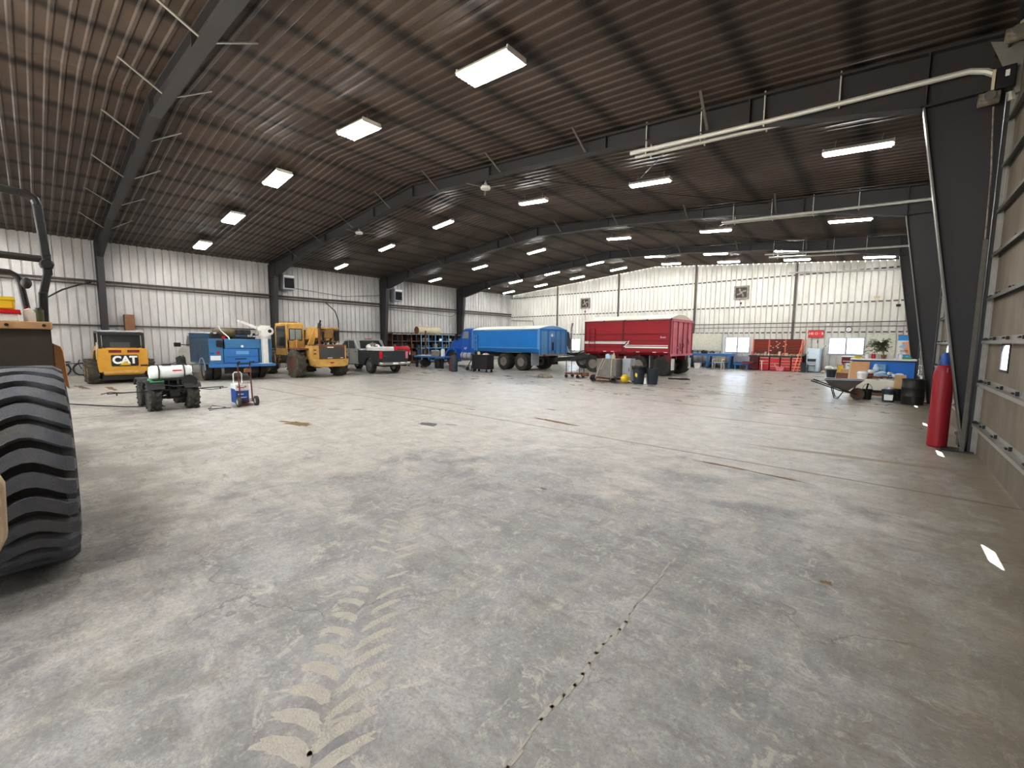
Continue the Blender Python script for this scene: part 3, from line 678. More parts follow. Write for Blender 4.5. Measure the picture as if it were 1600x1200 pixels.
# ================================================================== near left: the big wheeled loader
def big_loader():
    o=T('wheel_loader','huge dusty loader at the left edge, its ribbed front tyre in the foreground','loader',(-4.52,-.45,0))
    cx,cz,Rr=-4.52,.70,.665; y0,y1=-.44,.14
    b=B(); yc=(y0+y1)/2; hw=(y1-y0)/2
    prof=[(.34,-hw*.8),(.37,-hw*.98),(.55,-hw),(.62,-hw*.93),(Rr,-hw*.78),(Rr,hw*.78),(.62,hw*.93),(.55,hw),(.37,hw*.98),(.34,hw*.8)]
    b.lathe((cx,yc,cz),'y',prof,72,cap=False); t=b.mk('tire','rubberg',o)
    # curved bar lugs round the tread
    b=B(); n=29; K=12
    for k in range(n):
        a0=2*PI*k/n; da=2*PI/n*.66; vs=[]
        for j in range(K+1):
            u=j/K; y=y0+.035+(y1-y0-.05)*u
            off=.055*math.cos((u-.62)*2*PI/.82)*(1-.2*u)+.02*math.sin(u*9)*0
            edge=1 if j==K else 0
            for rr,k2 in((Rr-.01,-1.0),(Rr+.045,-.88),(Rr+.045,.88),(Rr-.01,1.0)):
                if j in(0,K): rr=rr-(.03 if rr>Rr else 0)
                a=a0+da/2*k2+off/Rr; vs.append((cx+rr*math.cos(a),y,cz+rr*math.sin(a)))
        fs=[(4*j+q,4*j+q+1,4*j+q+5,4*j+q+4) for j in range(K) for q in range(3)]+[(0,1,2,3),(4*K,4*K+1,4*K+2,4*K+3)]
        # shoulder block carrying the lug down onto the sidewall
        o2=len(vs); a=a0+(.055*math.cos(.38*2*PI/.82)*.8)/Rr
        for rr,yy in((Rr+.012,y1-.022),(.60,y1-.004),(.60,y1-.05),(Rr-.02,y1-.06)):
            for s2 in(-.8,.8): vs.append((cx+rr*math.cos(a+da/2*s2),yy,cz+rr*math.sin(a+da/2*s2)))
        fs+=[(o2,o2+1,o2+3,o2+2),(o2+2,o2+3,o2+5,o2+4),(o2,o2+2,o2+4,o2+6),(o2+1,o2+3,o2+5,o2+7)]
        b.add(vs,fs)
    b.mk('tread','rubberb',t)
    B().lathe((cx,yc,cz),'y',[(.36,hw*.8),(.34,hw*.88),(.28,hw*.5),(.12,hw*.5),(.10,hw*.7)],32).mk('rim','tan',t)
    # pale cast end of the front frame in front of the tyre
    B().prism([(-.62,.44),(-.20,.44),(-.165,.52),(-.155,.80),(-.175,.86),(-.21,.885),(-.62,.885)],'x',-3.66,-3.50).mk('frame_end','beige',o,bev=.012)
    B().rng(-4.4,-3.6,-1.9,-.62,.5,.8).mk('front_frame','beige',o,bev=.02)
    # box fender with a tan lipped top plate
    b=B().rng(-5.06,-5.02,-1.6,.105,1.22,1.70).rng(-6.3,-5.05,.085,.105,1.30,1.70).rng(-6.3,-5.06,-1.6,.08,1.15,1.2); b.mk('fender','darkpanel',o)  # dark colour of the face holds the shadow below the plate
    B().rng(-6.4,-4.98,-1.6,.115,1.675,1.735).mk('fender_plate','tan',o,bev=.008)
    b=B(); 
    for y in(-.12,.07): b.cyl((-4.985,y,1.705),(-4.97,y,1.705),.012,n=8)
    b.mk('bolts','black',o)
    B().prism([(.115,1.26),(.195,1.15),(.178,1.49),(.165,1.535),(.12,1.56)],'x',-5.75,-5.5).mk('side_cover','orange',o,bev=.006)
    # tubular roll frame
    b=B(); b.tube([(-6,-1.6,2.99),(-6,-.10,2.935),(-6,.05,2.92),(-6,.105,2.89),(-6,.125,2.82)],.036,10)
    b.mk('roll_bar','black',o)
    b=B(); b.beam((-6,.118,2.84),(-6,.14,2.37),.062,.09); b.mk('roll_bar_post','blackp',o,bev=.012)
    b=B(); b.beam((-6,.142,2.40),(-6,.142,2.2),.065,.075).beam((-6,.142,2.23),(-6,.10,2.02),.058,.07).beam((-6,.10,2.04),(-6,.085,1.735),.062,.08)
    b.cyl((-6.05,.14,2.30),(-5.95,.14,2.30),.05,n=10).mk('roll_bar_post','blackp',o,bev=.012)
    B().tube([(-6,-1.6,2.39),(-6,.13,2.345)],.032,10).mk('cross_bar','black',o)
    B().tube([(-5.9,-1.4,2.25),(-5.9,-.09,2.19),(-5.9,-.05,2.16),(-5.9,-.035,2.10),(-5.9,-.0,1.735)],.026,10).mk('grab_rail','black',o)
    B().sph((-5.85,.0,2.10),(.03,.035,.05)).mk('lamp','blackp',o)
    # body behind the fender, mostly outside the photo
    B().rng(-9.3,-5.3,-1.9,-.55,.75,1.72).mk('hood','tan',o,bev=.05)
    B().rng(-9.0,-4.7,-1.6,-.75,.5,.78).mk('chassis','darkpanel',o)
    wheel(o,(-8.1,-.2,.70),.70,.5,.5,'tan','rubberb',14,.03)
    for x in(-4.52,-8.1): wheel(o,(x,-2.3,.70),.70,.5,.5,'tan','rubberb',14,.03)
    return o
big_loader()
o=T('storage_box','yellow box resting on the loader fender plate at the left edge','box',(-5.35,-.2,1.83))
B().rng(-5.55,-5.2,-.45,-.075,1.83,1.925).mk('body','yelb',o,bev=.012); B().rng(-5.50,-5.195,-.45,-.07,1.90,1.93).mk('lid','yelb',o,bev=.006)
o=T('plastic_tub','white tub with a red lid edge under the yellow box on the loader fender','tub',(-5.3,-.2,1.735))
B().rng(-5.5,-5.2,-.5,-.055,1.735,1.80).mk('body','whitep',o,bev=.01); B().rng(-5.52,-5.18,-.5,-.045,1.80,1.83).mk('lid','redc',o,bev=.006)
o=T('oil_jug','small white jug standing behind the grab rail on the loader fender','jug',(-5.45,-.0,1.735)); B().prism([(-.035,1.735),(.035,1.735),(.035,1.82),(.005,1.86),(-.035,1.84)],'x',-5.5,-5.42).mk('body','whitep',o,bev=.006); B().cyl((-5.46,-.01,1.85),(-5.46,-.01,1.875),.014,n=8).mk('cap','redd',o)
o=T('green_can','small dark green can standing beside the roll bar foot on the loader','can',(-5.7,.05,1.735)); B().cyl((-5.7,.055,1.735),(-5.7,.055,1.86),.032,n=12).mk('body','leaf',o); B().cyl((-5.7,.055,1.86),(-5.7,.055,1.875),.02,n=10).mk('cap','black',o)

# ================================================================== skid steer loader
def skid():
    o=T('skid_steer_loader','compact yellow skid steer loader with black roll cage, seen from behind','skid steer',(-22.0,2.16,0))
    xr=-20.9
    B().prism([(xr,.32),(xr+.02,.75),(xr-.02,1.28),(xr-.5,1.34),(xr-2.1,1.1),(xr-2.2,.28),(xr-.1,.28)],'y',1.62,2.72).mk('body','yel',o,bev=.03)
    B().prism([(1.50,.42),(2.83,.42),(2.86,.80),(2.84,1.24),(2.76,1.27),(1.56,1.27),(1.49,1.24),(1.47,.8)],'x',xr-.05,xr+.05).mk('rear_door','yel',o,bev=.02)
    B().rng(xr-.08,xr+.07,1.60,2.74,.36,.46).mk('bumper','yelo',o,bev=.02)
    B().rng(xr-1.6,xr-.05,1.58,2.76,.14,.34).mk('belly_pan','black',o)
    # logo plate
    pl=B().prism([(1.86,.63),(2.54,.63),(2.57,.66),(2.57,1.01),(2.54,1.04),(1.86,1.04),(1.83,1.01),(1.83,.66)],'x',xr+.05,xr+.062).mk('badge','black',o)
    lettering('CAT',(xr+.066,2.20,.845),.37,'+x','text_w',pl,bold=.018,sx=.92)
    B().prism([(2.04,.665),(2.36,.665),(2.20,.80)],'x',xr+.066,xr+.074).mk('triangle','yelb',pl)
    for y in(1.95,2.45): 
        b=B().rng(xr+.045,xr+.056,y-.17,y+.17,1.12,1.22); b.mk('vent','redd',o)
    # lift towers and arms
    for y in(1.50,2.76):
        B().prism([(xr-.12,.95),(xr-.1,1.42),(xr-.35,1.5),(xr-.75,1.1),(xr-.7,.8)],'y',y,y+.10).mk('lift_tower','cream',o,bev=.01)
        B().prism([(xr-.3,1.40),(xr-1.6,1.30),(xr-2.5,.75),(xr-2.6,.35),(xr-2.45,.35),(xr-2.35,.7),(xr-1.55,1.15),(xr-.35,1.25)],'y',y+.01,y+.09).mk('lift_arm','yel',o,bev=.01)
    # roll cage
    b=B(); 
    for y in(1.58,2.76): b.beam((xr-.12,y,1.25),(xr-.12,y,1.84),.08,.10).beam((xr-1.5,y,1.0),(xr-1.5,y,1.86),.07,.07).beam((xr-.12,y,1.82),(xr-1.5,y,1.88),.07,.07)
    b.beam((xr-.12,1.55,1.80),(xr-.12,2.79,1.80),.09,.09); b.mk('roll_cage','black',o,bev=.012)
    B().rng(xr-1.55,xr-.20,1.62,2.68,1.86,1.93).mk('roof','greyb',o,bev=.02)
    B().rng(xr-.22,xr-.20,1.66,2.70,1.30,1.76).mk('rear_window','dglass',o)
    b=B().rng(xr-.199,xr-.19,1.85,2.4,1.30,1.50); b.mk('grille','rad',o)
    B().rng(xr-1.1,xr-.7,1.9,2.4,1.0,1.55).mk('seat','blackp',o,bev=.04)
    b=B(); 
    for y in(1.70,2.60): b.cyl((xr-.1,y,1.28),(xr-.1,y,1.38),.03,n=8)
    b.mk('lamp','black',o)
    for x in(xr-.55,xr-1.65):
        for y in(1.37,2.93): wheel(o,(x,y,.42),.42,.30,.5,'yelo','rubberd',12,.018)
    B().rng(xr-3.2,xr-2.55,1.35,2.9,.05,.55).mk('bucket','rust',o,bev=.02)
skid()

# ================================================================== quad with sprayer
def quad_bike():
    o=T('quad_bike','dark green quad bike carrying a white spray tank, centre left of the floor','quad bike',(-12.9,2.07,0))
    for x in(-12.28,-13.50):
        for y in(1.72,2.42): wheel(o,(x,y,.29),.285,.22,.48,'black','rubber',13,.026,skew=.7,dish=.03)
    b=B()
    for y in(1.95,2.19): b.tube([(-12.2,y,.40),(-12.6,y,.36),(-13.3,y,.36),(-13.7,y,.5)],.02)
    b.cyl((-12.28,1.8,.29),(-12.28,2.34,.29),.035,n=10).cyl((-13.5,1.8,.29),(-13.5,2.34,.29),.03,n=10)
    b.prism([(-12.05,.32),(-12.5,.22),(-12.5,.40),(-12.05,.45)],'y',1.98,2.16); b.mk('frame','black',o)
    b=B()
    for y in(1.80,2.34): b.beam((-12.28,y,.29),(-12.35,2.07+(y-2.07)*.3,.42),.05,.03)
    b.mk('suspension_arm','black',o)
    B().rng(-13.2,-12.5,1.93,2.21,.32,.62).mk('engine','blackp',o,bev=.03)
    for x in(-12.32,-13.45):
        for y0,y1,s in((1.58,1.90,-1),(2.24,2.56,1)):
            B().prism([(x+.34,.50),(x+.28,.60),(x+.1,.68),(x-.15,.68),(x-.32,.60),(x-.38,.50),(x-.34,.49),(x-.28,.57),(x-.12,.645),(x+.08,.645),(x+.25,.57)],'y',y0,y1).mk('fender','blackp',o,bev=.01)
    B().prism([(-12.15,.66),(-12.45,.73),(-12.5,.69),(-12.2,.62)],'y',1.66,1.92).mk('side_panel','green',o,bev=.01)
    B().prism([(-12.6,.62),(-13.2,.66),(-13.55,.74),(-13.9,.66),(-13.8,.55),(-12.6,.52)],'y',1.92,2.22).mk('body','green',o,bev=.03)
    B().prism([(-12.5,.68),(-13.0,.72),(-13.1,.64),(-12.5,.6)],'y',1.93,2.21).mk('seat','black',o,bev=.03)
    b=B(); 
    for x in(-12.1,-12.35,-12.6): b.tube([(x,1.72,.70),(x,2.42,.70)],.011,6)
    for y in(1.72,1.95,2.19,2.42): b.tube([(-12.08,y,.70),(-12.62,y,.70)],.011,6)
    b.mk('rack','black',o)
    t=B().lathe((-12.36,2.07,.86),'y',[(.05,-.40),(.13,-.385),(.155,-.34),(.158,-.25),(.15,-.24),(.15,-.22),(.158,-.21),(.158,.21),(.15,.22),(.15,.24),(.158,.25),(.155,.34),(.13,.385),(.05,.40)],22).mk('spray_tank','whitep',o)
    b=B()
    for y in(1.84,2.30): b.tube([(-12.36+.168*math.cos(R(a)),y,.86+.168*math.sin(R(a))) for a in range(-60,241,20)],.010,6)
    b.mk('tank_strap','black',t)
    B().lathe((-12.36,2.0,1.01),'z',[(.09,0),(.09,.03),(.07,.04)],14).mk('tank_lid','black',t)
    B().rng(-12.205,-12.198,2.08,2.25,.885,.915).mk('label_plate','redc',t)
    B().lathe((-12.1,2.36,.64),(1,-.2,0),[(.15,-.05),(.15,-.04),(.07,-.03),(.07,.04),(.15,.05),(.15,.06),(.02,.06)],20).mk('hose_reel','black',o)
    b=B().tube([(-12.06,.95,.47),(-12.06,3.02,.47)],.013,6).tube([(-12.06,2.5,.47),(-12.06,2.75,.42),(-12.06,3.1,.45)],.008,6)
    for y in(1.1,1.5,2.0,2.5,2.95): b.cyl((-12.06,y,.47),(-12.06,y,.42),.012,n=6)
    b.tube([(-12.06,1.2,.47),(-12.06,1.0,.50),(-12.06,.86,.47)],.01,6)
    b.tube([(-12.1,1.98,.47),(-12.1,1.98,.72)],.012,6).tube([(-12.1,2.16,.47),(-12.1,2.16,.72)],.012,6); b.mk('spray_boom','black',o)
    b=B().tube([(-12.04,1.70,.60),(-12.02,1.95,.585),(-12.02,2.05,.55),(-12.02,2.3,.56),(-12.04,2.45,.6)],.012,6).tube([(-12.04,1.7,.6),(-12.1,1.75,.45)],.01,6).tube([(-12.04,2.45,.6),(-12.1,2.4,.45)],.01,6); b.mk('rear_bar','steel',o)
    b=B().tube([(-13.2,2.07,.75),(-13.12,2.07,.98)],.025,8).tube([(-13.02,1.66,1.0),(-13.1,1.85,.99),(-13.14,2.07,.98),(-13.1,2.29,.99),(-13.02,2.48,1.0)],.013,8); b.mk('handlebar','black',o)
    b=B(); 
    for y in(1.70,2.44): b.cyl((-13.04,y-.06,1.0),(-13.04,y+.06,1.0),.02,n=8)
    b.mk('grip','blackp',o)
    b=B().tube([(-12.5,2.2,1.0),(-12.6,2.3,1.12),(-12.45,2.42,1.0),(-12.3,2.4,.86),(-12.15,2.38,.72)],.009,6).tube([(-12.3,2.0,1.03),(-12.25,2.2,1.09),(-12.3,2.42,.98),(-12.2,2.46,.8)],.008,6); b.mk('hose','black',o)
    B().prism([(2.28,1.0),(2.40,1.0),(2.44,1.10),(2.36,1.22),(2.27,1.17)],'x',-12.9,-12.8).mk('windscreen_mount','blackp',o,bev=.01)
    return o
quad_bike()

# ================================================================== hand truck with red, white and blue unit
o=T('hand_truck','brown two-wheeled hand truck with black handles, right of the quad bike','hand truck',(-11.6,3.35,0))
for y in(3.18,3.56): wheel(o,(-11.55,y,.12),.12,.07,.5,'greyb','rubberd' if y<3.3 else 'rubber',0,dish=.02,n=20)
b=B()
for y in(3.24,3.50): b.tube([(-11.62,y,.10),(-11.66,y,.55),(-11.68,y,1.02)],.016,8)
b.tube([(-11.6,3.2,.12),(-11.6,3.54,.12)],.012,6)
for z in(.16,.56): b.beam((-11.65,3.24,z),(-11.65,3.50,z),.03,.012)
b.mk('frame','handt',o)
B().rng(-11.95,-11.62,3.22,3.52,.03,.045).mk('toe_plate','rust',o)
for y,s in((3.24,-1),(3.50,1)): B().tube([(-11.68,y,1.0),(-11.66,y,1.07),(-11.56,y+s*.02+.03,1.08)],.019,8).mk('grip','black',o)
B().beam((-11.68,3.24,1.03),(-11.68,3.5,1.03),.02,.03).mk('cross_handle','blackp',o)
B().prism([(3.36,.82),(3.52,.82),(3.51,.90),(3.44,.93),(3.37,.91)],'x',-11.70,-11.64).mk('pouch','woodd',o,bev=.01)
o=T('battery_charger_box','blue cooler-shaped unit with white top strapped to the hand truck','portable unit',(-11.85,3.3,.05))
B().prism([(3.16,.07),(3.46,.07),(3.46,.40),(3.16,.44)],'x',-12.05,-11.71).mk('body','cap',o,bev=.02)
B().prism([(3.155,.44),(3.17,.38),(3.44,.37),(3.465,.44),(3.44,.54),(3.16,.54)],'x',-12.06,-11.695).mk('top','whitep',o,bev=.015)
b=B(); 
for y in(3.22,3.38): b.cyl((-11.70,y,.47),(-11.69,y,.47),.018,n=8)
b.rng(-11.70,-11.692,3.25,3.36,.44,.46); b.mk('controls','redc',o)
b=B().rng(-11.712,-11.705,3.22,3.34,.28,.30).rng(-11.712,-11.705,3.22,3.40,.20,.215).rng(-11.712,-11.705,3.2,3.28,.1,.12); b.mk('stripe','text_w',o)
B().tube([(-11.9,3.19,.54),(-11.9,3.19,.78),(-11.9,3.22,.82),(-11.9,3.34,.82),(-11.9,3.37,.78),(-11.9,3.37,.54)],.012,8).mk('handle','white',o)

# ================================================================== blue service truck
def service():
    o=T('service_truck','white cab truck with blue service body and white crane, rear facing out','truck',(-22.0,5.5,0))
    xr,y0,y1=-19.3,4.42,6.62
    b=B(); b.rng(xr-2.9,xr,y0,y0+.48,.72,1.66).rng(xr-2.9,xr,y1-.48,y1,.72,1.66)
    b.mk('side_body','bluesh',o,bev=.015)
    B().rng(xr-2.9,xr+.005,y0+.005,y0+.46,.66,1.655).mk('rear_locker','blues',o,bev=.01)
    B().rng(xr-.08,xr+.006,y1-.46,y1-.002,.66,1.655).mk('rear_locker','blues',o,bev=.01)
    B().rng(xr-2.9,xr-.03,y0+.48,y1-.48,.64,.74).mk('deck','blues',o)
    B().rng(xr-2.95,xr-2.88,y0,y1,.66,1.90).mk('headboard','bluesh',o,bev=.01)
    B().rng(xr-.05,xr,y0+.49,y1-.5,.72,1.26).mk('tailgate','blue',o,bev=.01)
    B().prism([(xr-1.2,1.66),(xr+.01,1.64),(xr+.02,1.27),(xr-1.2,1.27)],'y',y0+.52,y1-.44).mk('roll_top_cover','blues',o,bev=.015)
    B().rng(xr,xr+.012,y0+.9,y0+1.35,1.04,1.18).mk('name_plate','bluel',o)
    B().rng(xr-.01,xr+.02,y0+.55,y1-.52,.94,.955).mk('ledge','bluesh',o)
    B().lathe((xr+.02,y0+1.12,1.36),(1,0,0),[(.05,0),(.05,.01)],16).mk('badge','whitep',o)
    B().rng(xr,xr+.015,y0+.86,y0+1.25,.84,.88).mk('handle','black',o)
    B().rng(xr-.1,xr+.28,y0-.02,y1+.05,.55,.66).mk('bumper','blue',o,bev=.015)
    for y in(y0+.30,y1-.16): 
        B().lathe((xr+.006,y,1.11),(1,0,0),[(.055,0),(.055,.02)],16).mk('tail_light','signal',o)
    B().rng(xr+.006,xr+.014,y0+.03,y0+.16,1.05,1.12).mk('sticker','cap',o)
    B().rng(xr+.006,xr+.014,y0+.04,y0+.38,.82,1.0).mk('plate','text_w',o)
    B().rng(xr+.006,xr+.16,y0+.25,y0+.44,1.33,1.60).mk('tool_pouch','black',o,bev=.02)
    # side doors and wheel arch on the left side
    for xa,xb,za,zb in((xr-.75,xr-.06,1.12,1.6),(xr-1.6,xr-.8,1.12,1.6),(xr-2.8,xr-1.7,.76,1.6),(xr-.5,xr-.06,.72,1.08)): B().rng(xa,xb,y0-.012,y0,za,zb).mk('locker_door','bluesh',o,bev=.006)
    b=B(); pts=[(xr-1.02+.47*math.cos(R(a)),y0-.02,.42+.47*math.sin(R(a))) for a in range(0,181,15)]; b.tube(pts,.022,6); b.mk('wheel_arch','greyb',o)
    B().rng(xr-2.6,xr,y0+.75,y1-.75,.45,.62).mk('chassis','black',o)
    B().rng(xr-.12,xr-.1,y0+.5,y1-.5,.28,.55).mk('mud_flap','black',o)
    for y in(y0+.13,y0+.42,y1-.13,y1-.42): wheel(o,(xr-1.02,y,.40),.40,.25,.55,'chrome' if y<5 else 'rim','rubber',0,dish=.09)
    for y in(y0+.16,y1-.16): wheel(o,(xr-5.1,y,.40),.40,.25,.55,'chrome','rubber',0)
    # cab and hood
    yc=(y0+y1)/2
    B().prism([(xr-3.0,.55),(xr-3.0,1.20),(xr-3.05,1.85),(xr-3.2,1.92),(xr-4.1,1.92),(xr-4.6,1.35),(xr-5.7,1.22),(xr-6.0,1.1),(xr-6.05,.5),(xr-5.55,.45),(xr-5.5,.75),(xr-5.1,.88),(xr-4.7,.75),(xr-4.6,.45)],'y',yc-.94,yc+.94).mk('cab','white',o,bev=.05)
    B().prism([(xr-3.25,1.3),(xr-3.25,1.78),(xr-4.0,1.78),(xr-4.35,1.32)],'y',yc-.95,yc+.95).mk('side_window','dglass',o,bev=.01)
    B().rng(xr-2.995,xr-2.985,yc-.6,yc+.6,1.4,1.8).mk('rear_window','dglass',o)
    for s in(-1,1):
        B().tube([(xr-4.2,yc+s*.95,1.38),(xr-4.2,yc+s*1.28,1.40)],.02,6).mk('mirror_arm','black',o)
        B().rng(xr-4.24,xr-4.16,yc+s*1.28-.12,yc+s*1.28+.12,1.30,1.48).mk('mirror','black',o,bev=.02)
    # crane at the right rear corner
    cy=y1-.30
    c=B().rng(xr+.04,xr+.24,cy-.10,cy+.10,.66,1.68).mk('crane_post','white',o,bev=.01)
    B().rng(xr-.02,xr+.3,cy-.22,cy+.22,.655,.675).mk('crane_base','white',c)
    B().cyl((xr+.14,cy,1.68),(xr+.14,cy,1.78),.13,n=16).rng(xr-.0,xr+.28,cy-.16,cy+.12,1.76,1.98).mk('crane_head','white',c,bev=.01)
    B().cyl((xr-.02,cy+.16,1.98),(xr+.3,cy+.16,1.98),.16,n=18).mk('winch_drum','white',c)
    B().cyl((xr+.31,cy+.16,1.98),(xr+.33,cy+.16,1.98),.07,n=12).mk('winch_motor','black',c)
    B().prism([(cy-.25,2.00),(cy-.28,2.12),(cy-.1,2.22),(cy+.2,2.20),(cy+.3,2.05),(cy+.1,1.95)],'x',xr+.08,xr+.2).mk('crane_bracket','white',c,bev=.01)
    B().beam((xr+.12,cy-.05,2.0),(xr-.1,cy-.72,2.34),.13,.11).beam((xr-.1,cy-.70,2.33),(xr-.14,cy-.82,2.38),.09,.08).mk('crane_boom','white',c,bev=.01)
    B().cyl((xr-.2,cy-.84,2.36),(xr-.06,cy-.84,2.36),.05,n=12).mk('sheave','white',c)
    return o
service()
def on_top(l,cat,name,loc,parts,**k):
    o=T(name,l,cat,loc,**k)
    for n,b,m in parts: b.mk(n,m,o)
    return o
on_top('brown compressor tank lying on the blue service body','air tank','compressor_tank',(-20.0,5.1,1.66),[('tank',B().lathe((-20.0,5.12,1.87),'y',[(.05,-.42),(.15,-.38),(.20,-.28),(.20,.28),(.15,.38),(.05,.42)],20),'olive'),('feet',B().rng(-20.1,-19.9,4.85,4.95,1.6,1.72).rng(-20.1,-19.9,5.3,5.4,1.6,1.72),'black')])
on_top('black engine pump beside the brown tank on the service body','pump','engine_pump',(-19.7,4.72,1.66),[('block',B().box((-19.72,4.72,1.75),(.3,.24,.18)).cyl((-19.72,4.62,1.84),(-19.72,4.84,1.84),.09,n=12),'black'),('cap',B().cyl((-19.6,4.72,1.84),(-19.6,4.72,1.9),.05,n=10),'greyb'),('clamp',B().box((-19.55,4.98,1.71),(.1,.12,.1)),'redc')])
tag(recentre(B().tube([(-19.4,4.8,2.15),(-19.4,4.86,2.0),(-19.38,4.98,1.85),(-19.32,5.1,1.72),(-19.29,5.12,1.62)],.022,8).mk('white_hose','whitep'),(-19.3,5.12,1.7)),'white hose draped over the edge of the service body','hose')
w=wheel(None,(0,0,0),.33,.2,.5,'black','rubber',0); w.name='spare_tire'; w.rotation_euler=(PI/2,0,0); w.location=(-20.1,5.78,1.93); tag(w,'black spare tyre lying flat on top of the service body','tyre')
b=B(); b.rng(-20.5,-19.7,5.35,6.15,1.66,1.74); b.mk('tire_rack','black'); tag(recentre(bpy.data.objects['tire_rack'],(-20.1,5.75,1.66)),'low black rack under the spare tyre on the service body','rack')
b=B().tube([(-19.5,5.95,1.68),(-19.5,6.0,1.80),(-19.5,6.25,1.82)],.014,6).sph((-19.5,6.26,1.88),(.04,.05,.07)).sph((-19.5,6.05,1.84),(.04,.05,.05)).tube([(-19.5,5.6,1.7),(-19.5,6.1,1.73)],.014,6)
tag(recentre(b.mk('work_lamp','black'),(-19.5,6.1,1.68)),'pair of small black work lamps on the service body','lamp')

# ================================================================== yellow telehandler
def tele():
    o=T('telehandler','old yellow telescopic handler with side cab and big lugged tyres','telehandler',(-20.6,8.5,0))
    for x,ys in((-19.15,(7.55,9.42)),(-22.3,(7.55,9.42))):
        for y in ys: wheel(o,(x,y,.60),.585,.42,.5,'rimr','rubberd',13,.03,skew=.75,dish=.10)
    B().rng(-23.2,-18.6,8.05,8.95,.62,.95).mk('chassis','darkpanel',o,bev=.02)
    b=B().cyl((-19.15,7.7,.6),(-19.15,9.3,.6),.11,n=12).cyl((-22.3,7.7,.6),(-22.3,9.3,.6),.11,n=12).sph((-19.15,8.5,.6),.24); b.mk('axle','boom',o)
    # deck
    B().rng(-21.0,-18.55,7.45,8.25,1.20,1.28).rng(-21,-18.55,8.7,9.45,1.20,1.26).mk('deck','rust',o,bev=.01)
    B().rng(-20.2,-18.7,7.95,8.2,.85,1.22).rng(-20.2,-18.7,8.85,9.1,.85,1.22).mk('frame_panel','boom',o)
    # engine box at rear
    B().prism([(7.86,.80),(7.93,.52),(8.1,.46),(9.25,.46),(9.42,.52),(9.48,.80)],'x',-18.75,-18.22).mk('counterweight','yelo',o,bev=.03)
    B().rng(-18.95,-18.28,7.84,9.38,.78,1.40).mk('engine_cover','yelo',o,bev=.02)
    B().rng(-18.285,-18.255,8.15,9.30,.80,1.40).mk('radiator_frame','rust',o,bev=.01)
    B().rng(-18.262,-18.245,8.22,9.22,.86,1.33).mk('radiator_grille','rad',o)
    B().rng(-18.96,-18.26,7.84,9.40,1.40,1.43).mk('top_plate','rust',o)
    b=B()
    for z in(1.02,1.18): b.rng(-18.28,-18.265,7.92,8.03,z,z+.04)
    b.mk('cover_slot','black',o)
    b=B().rng(-18.25,-18.24,8.50,8.78,1.30,1.34).rng(-18.25,-18.24,8.5,8.72,.84,.87).rng(-18.25,-18.24,9.08,9.2,.84,.87); b.mk('sticker','text_w',o)
    B().rng(-18.222,-18.212,8.6,8.76,.62,.67).mk('reflector','signal',o)
    # cab
    x0,x1,y0,y1=-21.1,-19.85,7.42,8.20
    b=B(); b.rng(x0,x1,y0,y1,2.22,2.40); b.mk('cab_roof','yelo',o,bev=.05)
    B().rng(x0+.2,x1-.3,y0+.15,y1-.15,2.40,2.44).mk('roof_hatch','rust',o,bev=.01)
    b=B()
    for y in(y0+.03,y1-.03):
        for x in(x0+.04,x1-.04): b.rng(x-.045,x+.045,y-.03,y+.03,1.2,2.25)
    b.rng(x1-.06,x1,y0,y1,1.2,1.62).rng(x1-.06,x1,y0,y1,2.12,2.25).rng(x1-.06,x1,y0,y0+.13,1.2,2.25).rng(x1-.06,x1,y1-.08,y1,1.2,2.25)
    b.rng(x0,x1,y0,y0+.05,.95,1.25).rng(x0,x1,y1-.05,y1,1.2,1.6).rng(x0,x0+.06,y0,y1,1.2,1.5); b.mk('cab_shell','yelo',o,bev=.012)
    B().rng(x1-.03,x1+.012,y0+.13,y1-.08,1.60,2.14).mk('rear_window_rubber','black',o,bev=.04)
    B().rng(x1+.008,x1+.02,y0+.17,y1-.12,1.64,2.10).mk('rear_window','lglass',o,bev=.03)
    B().rng(x1+.018,x1+.028,y0+.38,y0+.40,1.64,2.10).mk('window_bar','black',o)
    B().rng(x0+.1,x1-.1,y0+.005,y0+.02,1.3,2.2).mk('side_window','dglass',o)
    B().prism([(x0+.3,1.2),(x1-.3,1.2),(x1-.35,1.65),(x1-.45,1.66),(x1-.5,1.35),(x0+.35,1.32)],'y',y0+.2,y1-.2).mk('seat','black',o,bev=.02)
    B().tube([(x0-.02,y0-.05,1.0),(x0+.3,y0-.12,.55),(x0+.6,y0-.12,.55),(x0+.6,y0-.05,1.0)],.025,6).mk('step','boom',o)
    b=B().tube([(-19.7,7.8,1.28),(-19.7,7.8,1.68)],.02,6).rng(-19.74,-19.68,7.70,7.9,1.58,1.62); b.mk('bracket','orange',o)
    # boom, seen from its rear end
    B().prism([(-23.9,1.0),(-24.2,1.25),(-19.3,1.92),(-18.7,2.12),(-18.75,1.72),(-19.5,1.55)],'y',8.62,9.02).mk('boom','boom',o,bev=.02)
    B().rng(-19.9,-18.75,8.32,9.30,2.12,2.20).rng(-19.9,-18.75,8.32,8.40,1.72,2.15).mk('boom_head','yelo',o,bev=.02)
    B().prism([(8.46,1.56),(9.24,1.50),(9.30,1.66),(9.30,2.10),(9.0,2.12),(8.46,2.10)],'x',-19.3,-18.82).mk('boom_end','boom',o,bev=.03)
    b=B()
    for y in(8.60,8.95,9.15): b.cyl((-18.9,y,1.45),(-18.78,y,2.0),.05,n=8)
    b.rng(-18.86,-18.80,9.1,9.32,1.6,2.05); b.mk('hydraulic_cylinder','black',o)
    B().rng(-18.86,-18.79,8.72,8.86,1.62,2.04).mk('boom_plate','yel',o)
